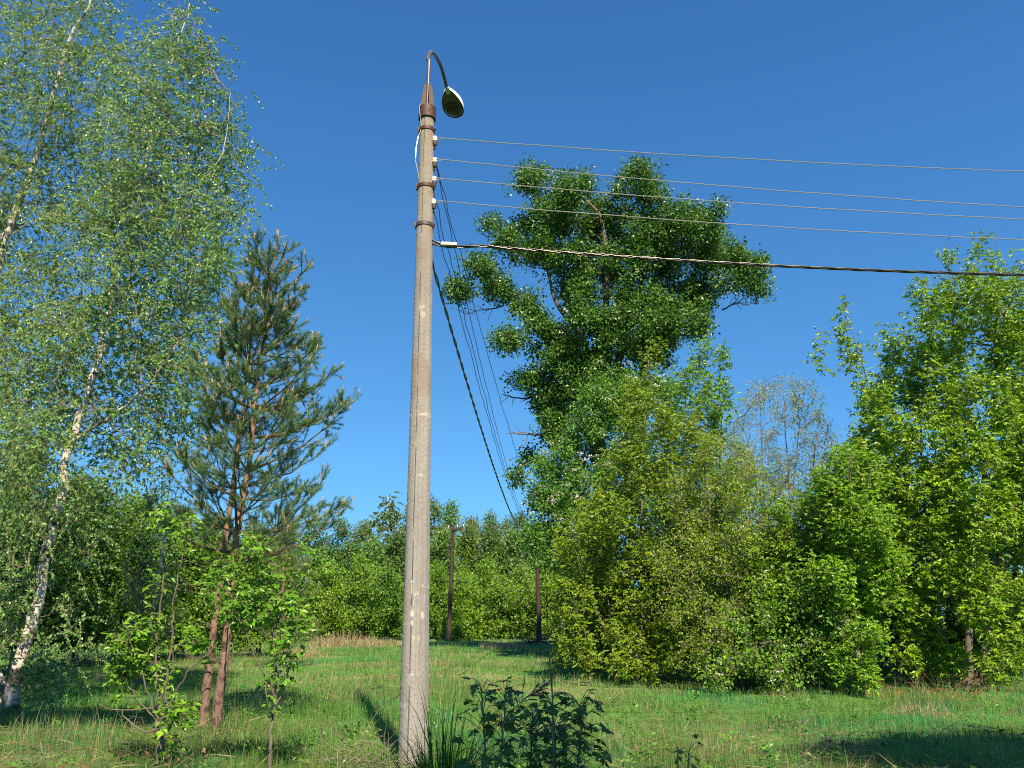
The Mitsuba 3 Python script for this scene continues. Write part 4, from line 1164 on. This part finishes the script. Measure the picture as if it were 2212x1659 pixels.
# box elder at the right edge: two leaning trunks
YM = 22.0
mt = [([P(2085, 1460, YM), P(2095, 1300, YM), P(2125, 1050, YM), P(2150, 850, YM), P(2150, 600, YM)], .11, .02), ([P(2105, 1460, YM + .3), P(2150, 1250, YM + .3), P(2200, 1000, YM + .4), P(2230, 700, YM + .4)], .09, .02), ([P(2060, 1460, YM - .2), P(2010, 1200, YM - .2), P(1990, 950, YM - .2), P(2010, 700, YM - .2)], .06, .015),
      ([P(1985, 1460, YM + .6), P(1935, 1200, YM + .6), P(1905, 1000, YM + .6), P(1880, 850, YM + .6), P(1822, 660, YM + .6)], .05, .007), ([P(2150, 660, YM), P(2155, 570, YM), P(2150, 490, YM)], .016, .006), ([P(2060, 690, YM), P(2052, 600, YM), P(2045, 525, YM)], .014, .006)]
for s_ in mt[:4]:
    s_[0][0][2] = -0.15
cM = [(2148, 520, 14, 34, .7), (2170, 560, 26, 24, .6), (2045, 545, 14, 26, .7), (1995, 650, 40, 40, .8), (2060, 640, 40, 50), (2120, 620, 45, 50), (2190, 650, 55, 70), (2010, 730, 70, 60), (2110, 730, 80, 70), (2200, 780, 70, 80), (1950, 810, 55, 60), (2040, 840, 80, 70), (2130, 870, 90, 80), (1890, 860, 40, 50), (1930, 920, 70, 60), (1850, 1050, 55, 60), (1835, 1150, 60, 60), (1850, 1250, 60, 60),
      (2020, 960, 90, 80), (2190, 960, 70, 90), (2110, 1010, 90, 80), (1880, 960, 45, 60), (1900, 1050, 80, 70), (2000, 1090, 100, 80), (2120, 1140, 90, 80), (2200, 1130, 60, 90), (1890, 1170, 80, 70), (1980, 1220, 90, 70), (2080, 1260, 80, 55, .8), (2190, 1290, 60, 50, .6), (1900, 1290, 70, 50, .8), (1980, 1340, 70, 45, .7), (2040, 1400, 40, 35, .6), (1960, 1420, 50, 30, .6), (2120, 1330, 60, 50, .8), (2180, 1390, 50, 40, .6), (2075, 1425, 50, 26, .8), (2140, 1440, 50, 20, .8), (2205, 1430, 40, 24, .8), (2010, 1440, 40, 22, .7), (2080, 1230, 60, 50, .8),
      (1820, 650, 9, 32, .5), (1828, 720, 14, 40, .6), (1845, 790, 24, 45, .7), (1765, 742, 13, 18, .4), (1762, 800, 12, 10, .2), (1905, 700, 12, 22, .4), (1912, 770, 20, 40, .6), (1945, 740, 16, 30, .5), (2260, 800, 60, 200), (2270, 1100, 60, 200)]
tree('box_elder', 'large leafy box elder filling the right edge, with thin shoots on top', 'tree', mt, cM, YM, 2.2, 3600, kind='compound', size=0.105, per=8, spread=0.33, group=RG, seed=160, bf=0.3, rise=0.9, limb=(0.13, 0.11, 0.08), base=(0.095, 0.18, 0.008), alt=(0.185, 0.275, 0.016))
# darker trees behind the shrubs
for i, (px, py, wx, Y, lab) in enumerate(((1480, 1060, 110, 32, 'shaded tree deep behind the olive shrub'), (1650, 1130, 110, 33, 'shaded tree behind the half bare willow'), (1830, 1050, 120, 30, 'shaded tree behind the left side of the right edge box elder'),
                                              (2010, 1000, 130, 28, 'shaded tree behind the middle of the right edge box elder'), (2190, 960, 130, 27, 'shaded tree behind the right side of the right edge box elder'), (1300, 1130, 100, 31, 'shaded tree behind the broad thicket'))):
    h = 1420 - py
    cl = [(px, py + 50, wx * .45, 50), (px - wx * .3, py + h * .35, wx * .55, h * .2), (px + wx * .35, py + h * .32, wx * .5, h * .2), (px, py + h * .5, wx * .8, h * .22), (px - wx * .35, py + h * .72, wx * .6, h * .2), (px + wx * .35, py + h * .72, wx * .6, h * .2), (px, py + h * .9, wx * .9, h * .1), (px - wx * .5, py + h * .93, wx * .5, h * .08), (px + wx * .5, py + h * .93, wx * .5, h * .08)]
    b = P(px, 1400, Y); b[2] = -0.2
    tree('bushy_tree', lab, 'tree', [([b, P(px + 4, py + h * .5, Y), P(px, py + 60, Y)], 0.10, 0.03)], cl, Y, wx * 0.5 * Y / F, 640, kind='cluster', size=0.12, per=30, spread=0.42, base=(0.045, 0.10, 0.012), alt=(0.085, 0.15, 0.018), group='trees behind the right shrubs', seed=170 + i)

# ------------------------------------------------------------------ leafy saplings in the left foreground
SP = dict(base=(0.075, 0.175, 0.010), alt=(0.14, 0.25, 0.02), kind='compound', holder='foliage', bark='dark_bark', limb=(0.20, 0.17, 0.11), sides=5, stem_sides=8)
YS = 9.3
g = P(342, 1700, YS); g[2] = -0.05
sa = [([g, P(344, 1561, YS)], .042, .036), ([P(344, 1561, YS), P(359, 1527, YS), P(370, 1377, YS), P(378, 1289, YS), P(398, 1185, YS), P(412, 1130, YS)], .014, .004), ([P(342, 1565, YS), P(338, 1394, YS + .1), P(349, 1275, YS + .1), P(363, 1167, YS + .1), P(370, 1060, YS + .1)], .014, .004),
      ([P(346, 1560, YS), P(366, 1520, YS - .1), P(412, 1446, YS - .2), P(468, 1384, YS - .2), P(500, 1290, YS - .1)], .013, .005), ([P(342, 1560, YS), P(314, 1481, YS - .1), P(279, 1377, YS - .2), P(265, 1340, YS - .2)], .012, .004), ([P(340, 1562, YS), P(290, 1500, YS), P(255, 1450, YS)], .010, .004),
      ([P(344, 1560, YS), P(358, 1480, YS - .2), P(374, 1440, YS - .2), P(369, 1368, YS - .2)], .009, .005), ([P(343, 1560, YS), P(340, 1500, YS - .15), P(340, 1440, YS - .15)], .009, .005)]
ca = [(285, 1380, 38, 34), (300, 1410, 36, 32), (255, 1450, 28, 30), (345, 1450, 34, 26), (415, 1385, 30, 22), (365, 1540, 50, 20, .8), (400, 1560, 22, 18, .5), (350, 1245, 14, 40, .5), (352, 1330, 14, 40, .5), (365, 1120, 26, 50, .7), (420, 1130, 20, 24, .7), (405, 1190, 14, 30, .5), (300, 1350, 24, 16, .6), (330, 1400, 20, 20, .5), (455, 1425, 18, 18, .4), (250, 1520, 8, 8, .1), (250, 1410, 18, 18, .5), (345, 1595, 20, 14, .4), (360, 1640, 8, 14, .2)]
tree('leafy_sapling', 'bright box elder sapling sprouting from a stub in the left foreground', 'sapling', sa, ca, YS, 0.28, 165, size=0.068, per=3, spread=0.12, seed=180, bf=0.3, rise=0.6, tip=0.0025, group='box elder saplings in the foreground', copies=2, **SP)
YT = 9.0
g = P(580, 1700, YT); g[2] = -0.05
sb = [([g, P(583, 1620, YT), P(589, 1551, YT), P(597, 1460, YT), P(585, 1353, YT), P(581, 1303, YT), P(560, 1180, YT)], .022, .004), ([P(589, 1551, YT), P(610, 1490, YT), P(622, 1448, YT), P(635, 1324, YT), P(676, 1220, YT), P(705, 1165, YT)], .013, .004), ([P(588, 1556, YT), P(578, 1510, YT - .1), P(571, 1440, YT - .1), P(570, 1420, YT - .1)], .008, .005),
      ([P(592, 1500, YT), P(545, 1400, YT - .1), P(500, 1300, YT - .1), P(478, 1225, YT - .1)], .010, .004), ([P(590, 1380, YT), P(610, 1300, YT + .1), P(600, 1220, YT + .1)], .008, .004)]
cb_ = [(555, 1180, 40, 26), (480, 1235, 45, 30), (520, 1275, 55, 36), (590, 1240, 45, 32), (605, 1300, 38, 40), (645, 1340, 26, 40), (695, 1185, 30, 26), (660, 1250, 20, 36, .7), (600, 1490, 26, 36, .8), (495, 1335, 45, 28), (610, 1395, 30, 24, .7), (550, 1330, 30, 24, .7), (598, 1550, 24, 14, .5), (460, 1275, 24, 24), (630, 1400, 20, 20)]
tree('leafy_sapling', 'bright box elder sapling with a thin forked stem in front of the pine trunks', 'sapling', sb, cb_, YT, 0.3, 165, size=0.068, per=3, spread=0.12, seed=181, bf=0.3, rise=0.6, tip=0.0025, group='box elder saplings in the foreground', copies=2, **SP)

# curved bare branches hanging from the left sapling
for i, (pts, rad) in enumerate((([(344, 1575), (312, 1580), (285, 1563), (267, 1548), (264, 1533)], .011), ([(330, 1530), (270, 1534), (235, 1531), (213, 1520)], .008))):
    k = 'leafy_sapling__bare_branch' + ('' if i == 0 else '_001')
    add(k, tube(curve([P(x, y, YS - .1) for x, y in pts], 24, .004, np.random.default_rng(i)), np.linspace(rad, rad * .5, 24), 7), 'dark_bark', smooth=40)
    labels[k] = {'label': 'bare curved branch hanging low on the left of the sapling'}


# ------------------------------------------------------------------ shaded maple seedlings in the foreground
def lobed_leaf(r):
    """A leaf with three to five pointed lobes, lying in xy with its stalk at the origin, tip towards +y, one unit long."""
    out = np.array([(0, 0.0), (.17, .01), (.42, -.02), (.33, .16), (.30, .26), (.56, .44), (.36, .48), (.24, .54), (.20, .74), (0, 1.0)])
    out = out + np.r_[[[0, 0]], r.normal(0, .025, (8, 2)), [[0, 0]]]
    pts = np.vstack([out, (out[1:-1] * [-1, 1])[::-1]])
    z = -0.28 * (pts[:, 1] - .35) ** 2 - 0.22 * np.abs(pts[:, 0]) ** 1.3
    v = np.vstack([np.c_[pts, z], [[0, .30, .02]], [[0, .62, .0]]])
    n = len(pts)
    f = []
    for i in range(n):
        j = (i + 1) % n
        c = n + 1 if pts[i, 1] > .45 and pts[j, 1] > .45 else n
        f.append([i, j, c])
    f += [[7, n + 1, n], [n - 7, n, n + 1]]
    return v, np.array(f)


seed_r = np.random.default_rng(77)
LEAF_SHAPES = []
for _i in range(5):
    _v, _f = lobed_leaf(seed_r)
    _c = tint(seed_r, 1, (0.03, 0.085, 0.010), (0.06, 0.13, 0.016), .15)
    LEAF_SHAPES.append(mikit.ply((_v, _f), 'leaf_material', color=np.repeat(_c, len(_v), 0)))


def seedling(label, stem_px, Y, n, spread, seed, size=(0.06, 0.105), low=0.3):
    r = np.random.default_rng(seed)
    k = fresh('maple_seedling')
    tag(k, label, 'plant', 'shaded maple seedlings in the foreground')
    pts = [P(x, y, Y) for x, y in stem_px]
    b = pts[-1].copy(); b[2] = -0.03
    q = curve([b] + pts[::-1], 26, .004, r)
    add(k + '__stem', tube(q, np.linspace(.010, .0035, 26), 7), 'dark_bark', smooth=40)
    c = 0
    for i in range(n):
        t = low + (1 - low) * (i + r.random()) / n
        base = q[min(25, int(t * 25.99))]
        az = i * 2.4 + r.normal(0, .5)
        ln = spread * r.uniform(.35, 1.1) * (1.15 - .55 * t)
        out = np.array([math.cos(az), math.sin(az), 0])
        tip_ = base + out * ln + [0, 0, r.uniform(.02, .09)]
        pk = tube(curve([base, base + out * ln * .5 + [0, 0, .05], tip_], 6), .0018, 4)
        ax = unit(out + [0, 0, r.uniform(-.75, -.05)] + r.normal(0, .2, 3))
        nr = unit(r.normal(0, .3, 3) + [0, -.15, 1.0])
        sd = unit(np.cross(ax, nr)); nr = np.cross(sd, ax)
        s = r.uniform(*size) * (1.1 - .35 * t)
        M = np.eye(4)
        M[:3, 0], M[:3, 1], M[:3, 2], M[:3, 3] = sd * s, ax * s, nr * s, tip_
        lk = k + '__leaf' + ('' if c == 0 else f'_{c:03d}')
        c += 1
        scene[lk] = {**LEAF_SHAPES[i % 5], 'to_world': T(M.tolist())}
        seedling.stalks.append(pk)
    add(k + '__leaf_stalks', join(seedling.stalks), 'twig_material', color=np.full((sum(len(s[0]) for s in seedling.stalks), 3), 1.0) * [.09, .10, .05])
    stuff(k + '__leaf_stalks')
    seedling.stalks = []


seedling.stalks = []
seedling('leftmost dark maple seedling with a leafy tip above the tall grass', [(1040, 1488), (1044, 1560), (1049, 1650), (1052, 1780)], 4.9, 48, .16, 1)
seedling('second dark maple seedling from the left with large lobed top leaves', [(1092, 1500), (1089, 1560), (1083, 1640), (1080, 1780)], 4.8, 46, .16, 2)
seedling('bushy dark maple seedling in the middle of the shaded group', [(1150, 1545), (1149, 1600), (1146, 1680), (1144, 1800)], 5.1, 64, .19, 3, low=.35)
seedling('dark maple seedling at the foot of the thin upright dry stem', [(1193, 1515), (1196, 1580), (1199, 1660), (1199, 1800)], 4.9, 46, .15, 4)
seedling('rightmost dark maple seedling with a dense round top', [(1254, 1525), (1256, 1580), (1250, 1660), (1245, 1800)], 4.9, 72, .19, 5, low=.3)
seedling('small low maple seedling between the right dark seedlings', [(1222, 1570), (1222, 1640), (1220, 1790)], 5.2, 46, .18, 6, low=.3)
seedling('small maple seedling alone in the grass right of the shaded group', [(1490, 1618), (1484, 1680), (1480, 1790)], 5.2, 12, .12, 7, size=(.05, .08), low=.55)


def stalk(name, label, pts, Y, r0, r1, col='dark_bark', side=0, seed=0, droop=0.5):
    r = np.random.default_rng(seed)
    k = fresh(name)
    tag(k, label, 'dry stem')
    w = [P(x, y, Y) for x, y in pts]
    if pts[-1][1] > 1500:
        w[-1] = w[-1].copy(); w[-1][2] = min(w[-1][2], 0.0)
    q = curve(w, 30, .003, r)
    parts = [tube(q, np.linspace(r1, r0, 30), 6)]
    for i in range(side):
        j = r.integers(0, 13)
        d = unit(q[0] - q[8] + r.normal(0, .5, 3) * np.linalg.norm(q[0] - q[8]))
        e = q[j] + d * r.uniform(.04, .12) * (0.5 + j / 13)
        parts.append(tube(curve([q[j], (q[j] + e) / 2 + [0, 0, .008], e], 5), [.0022, .002, .0025, .003, .002], 4))
    add(k, join(parts), col, smooth=40)


stalk('dry_stem', 'thin dark upright stem rising from the shaded seedlings', [(1186, 1380), (1189, 1440), (1193, 1520), (1199, 1800)], 4.85, .006, .003, seed=1)
stalk('dry_stem', 'dead weed with a feathery head leaning right among the seedlings', [(1178, 1482), (1150, 1500), (1120, 1522), (1100, 1545), (1085, 1600), (1080, 1790)], 5.0, .004, .0018, side=34, seed=2)
stalk('dry_stem', 'thin dark stem standing alone at the bottom right of the seedlings', [(1464, 1612), (1466, 1660), (1467, 1800)], 5.0, .006, .004, seed=3)
stalk('dry_stem', 'thin upright stem in the grass left of the lamp post', [(683, 1480), (690, 1550), (697, 1680)], 9.6, .005, .002, seed=4)


# ------------------------------------------------------------------ tall grass, dry tufts, brushwood
def tuft(name, label, cen, rad, n, h, w, base, alt, seed, lean=.4, mat='grass_material'):
    r = np.random.default_rng(seed)
    a, d = r.uniform(0, 2 * np.pi, n), np.sqrt(r.random(n))
    x, y = cen[0] + rad[0] * d * np.cos(a), cen[1] + rad[1] * d * np.sin(a)
    hh = h * r.uniform(.4, 1.15, n) * (1.1 - .65 * d ** 2)
    z = ground_z(x, y) - .02
    p = np.stack([x, y, z], 1)
    az = a + r.normal(0, .8, n)
    out = np.stack([np.cos(az), np.sin(az), 0 * az], 1)
    fa = r.uniform(0, 2 * np.pi, n)
    side = np.stack([np.cos(fa), np.sin(fa), 0 * fa], 1) * (w / 2)
    ln = np.abs(r.normal(0, lean, n))[:, None]
    H = hh[:, None]
    ks = 5
    rows = []
    for i in range(ks):
        t = i / (ks - 1)
        c = p + np.array([0, 0, 1.0]) * H * (t - .38 * ln * t ** 2.6) + out * H * ln * (.15 * t + .75 * t ** 2.2)
        rows.append(c - side * (1 - t ** 1.5) - side * .02); rows.append(c + side * (1 - t ** 1.5) + side * .02)
    v = np.stack(rows, 1)
    f = []
    for i in range(ks - 1):
        b = 2 * i
        f += [[b, b + 1, b + 3], [b, b + 3, b + 2]]
    f = np.array(f)
    m = (v.reshape(-1, 3), (f[None] + (np.arange(n) * 2 * ks)[:, None, None]).reshape(-1, 3))
    k = fresh(name)
    add(k, m, mat, color=np.repeat(tint(r, n, base, alt, .2), 2 * ks, 0))
    labels[k] = {'label': label, 'category': 'grass', 'kind': 'stuff'}


DG = ((0.045, 0.115, 0.018), (0.09, 0.175, 0.03))
DRY = ((0.30, 0.255, 0.145), (0.46, 0.40, 0.25))
c = P(955, 1600, 6.9)
tuft('tall_grass', 'tuft of tall dark green grass right at the foot of the lamp post', (c[0], 6.9), (.24, .3), 420, 1.06, .016, *DG, 1, .5)
c = P(1010, 1640, 6.2)
tuft('tall_grass', 'loose dark grass between the lamp post tuft and the seedlings', (c[0], 6.2), (.2, .3), 130, 1.0, .015, *DG, 2, .5)
tuft('tall_grass', 'dark grass round the stems of the shaded seedlings', (0.22, 5.4), (.5, .4), 420, .85, .015, *DG, 3, .45)
tuft('tall_grass', 'single grass blades in front of the lamp post base', (P(890, 1640, 8.3)[0], 8.3), (.25, .2), 26, .5, .009, *DG, 4, .5)
for i, (px, py, rx, ry, n, h, w, lab) in enumerate((
        (1338, 1625, .22, .25, 260, .28, .007, 'tan tuft of dead grass in the meadow right of the seedlings'), (745, 1398, 2.4, 1.2, 800, 1.1, .04, 'tan patch of dead reeds at the far edge of the meadow'), (830, 1393, 1.4, .8, 500, .6, .04, 'low tan dead grass beside the lamp post at the far edge'),
        (1560, 1640, .5, .3, 160, .38, .008, 'long pale straw stems at the bottom of the meadow'), (950, 1440, .8, .6, 200, .5, .015, 'thin pale dead grass in the meadow behind the lamp post'), (1985, 1545, .6, .4, 320, .34, .009, 'brown dead weeds in the meadow near the right shade'), (1700, 1505, .5, .3, 160, .3, .012, 'small tan dead grass in front of the bird cherry'), (1810, 1620, .35, .25, 200, .34, .008, 'tan dead grass left of the lower right shade'), (650, 1425, 1.2, .7, 240, .5, .03, 'pale dead grass in the meadow right of the pine trunks'),
        (1090, 1400, 1.5, .7, 260, .8, .03, 'pale dead stems at the foot of the dark pole'))):
    b = G(px, py)
    tuft('dead_grass', lab, b[:2], (rx, ry), n, h, w, *DRY, 10 + i, .6)


def brush(label, cen, rad, n, seed, col, L=(.3, .8), up=.35, name='brushwood', thick=.004):
    """A tangle of thin dead twigs."""
    r = np.random.default_rng(seed)
    parts = []
    for i in range(n):
        p = np.array([cen[0] + r.normal(0, rad), cen[1] + r.normal(0, rad), ground_z(cen[0], cen[1]) + abs(r.normal(0, .12))])
        d = unit(np.array([r.normal(), r.normal(), abs(r.normal(0, up))]))
        e = p + d * r.uniform(*L)
        parts.append(tube(curve([p, (p + e) / 2 + r.normal(0, .04, 3), e], 7), np.linspace(thick, thick * .4, 7), 4))
    m = join(parts)
    k = fresh(name)
    add(k, m, 'twig_material', color=np.full((len(m[0]), 3), 1.0) * col)
    labels[k] = {'label': label, 'category': 'brushwood', 'kind': 'stuff'}


c = P(845, 1650, 9.6)
brush('tangle of thin dry twigs beside the foot of the lamp post', (c[0] - .25, 9.7), .26, 70, 1, [.17, .145, .115])
b = G(2045, 1505)
brush('reddish brown dead weed stems in the grass near the right edge', b[:2], .5, 60, 2, [.26, .10, .05], (.3, .9), .6)
b = G(2070, 1470)
brush('bare arching twigs at the edge of the right shade', b[:2], .8, 40, 3, [.30, .24, .16], (.5, 1.4), .5)
b = G(1155, 1392)
brush('dark pile of dead branches at the foot of the dark pole', b[:2], .7, 90, 4, [.06, .045, .035], (.5, 1.5), .5, thick=.02)
for i, (px, py, Y, lab) in enumerate(((1600, 1560, 11.5, 'pale leaning straw stalk in the right meadow'), (1730, 1600, 10.6, 'pale dry stalk standing upright in the right meadow'), (770, 1560, 13, 'thin dry stalk left of the lamp post shadow'), (1040, 1500, 19, 'thin dry stalk in the middle of the meadow'))):
    stalk('straw_stalk', lab, [(px + 18, py - 70), (px + 6, py - 30), (px, 1660)], Y, .005, .003, 'clamp_grey' if i < 0 else 'dark_bark', seed=20 + i)

# ------------------------------------------------------------------ trees beside the viewpoint whose shade falls into the foreground
def shade_tree(label, base, cen, rad, seed, n=500):
    r = np.random.default_rng(seed)
    k = fresh('shade_tree')
    tag(k, label, 'tree', None)
    b, cen = np.array(base, float), np.array(cen, float)
    q = curve([b, b * .6 + cen * .4 + [.1, 0, 0], cen], 20, .02, r)
    w = np.linspace(.14, .04, 20)
    add(k + '__trunk', tube(q, w, 12), 'dark_bark', smooth=True)
    d = unit(r.normal(size=(n, 3))) * r.random((n, 1)) ** .4
    edges, at, dirs = arbor([(q, w)], cen + d * rad, .3, .6, r)
    leaf, col, tw = foliage('cluster', at, dirs, r, .10, 22, .35, (0.05, 0.11, 0.012), (0.09, 0.16, 0.02))
    m = join([frusta(*edges, 4), frusta(*tw, 3)])
    add(k + '__branches', m, 'twig_material', color=np.full((len(m[0]), 3), 1.0) * [.12, .1, .08]); stuff(k + '__branches')
    add(k + '__crown', leaf, 'leaf_material', color=np.repeat(col, 4, 0)); stuff(k + '__crown')


shade_tree('tree behind the viewpoint that shades the foreground seedlings', (2.6, -4.5, -.1), (1.9, -2.2, 9.2), (1.7, 1.6, 2.3), 1, 800)
shade_tree('tree right of the viewpoint that shades the lower right grass', (10.0, .5, -.1), (8.9, .9, 10.0), (3.1, 1.8, 1.6), 2, 1900)
shade_tree('tree left of the viewpoint that shades the grass behind the saplings', (-5.6, 4.4, -.1), (-5.7, 4.7, 10.1), (2.6, 1.5, 1.1), 3, 1900)
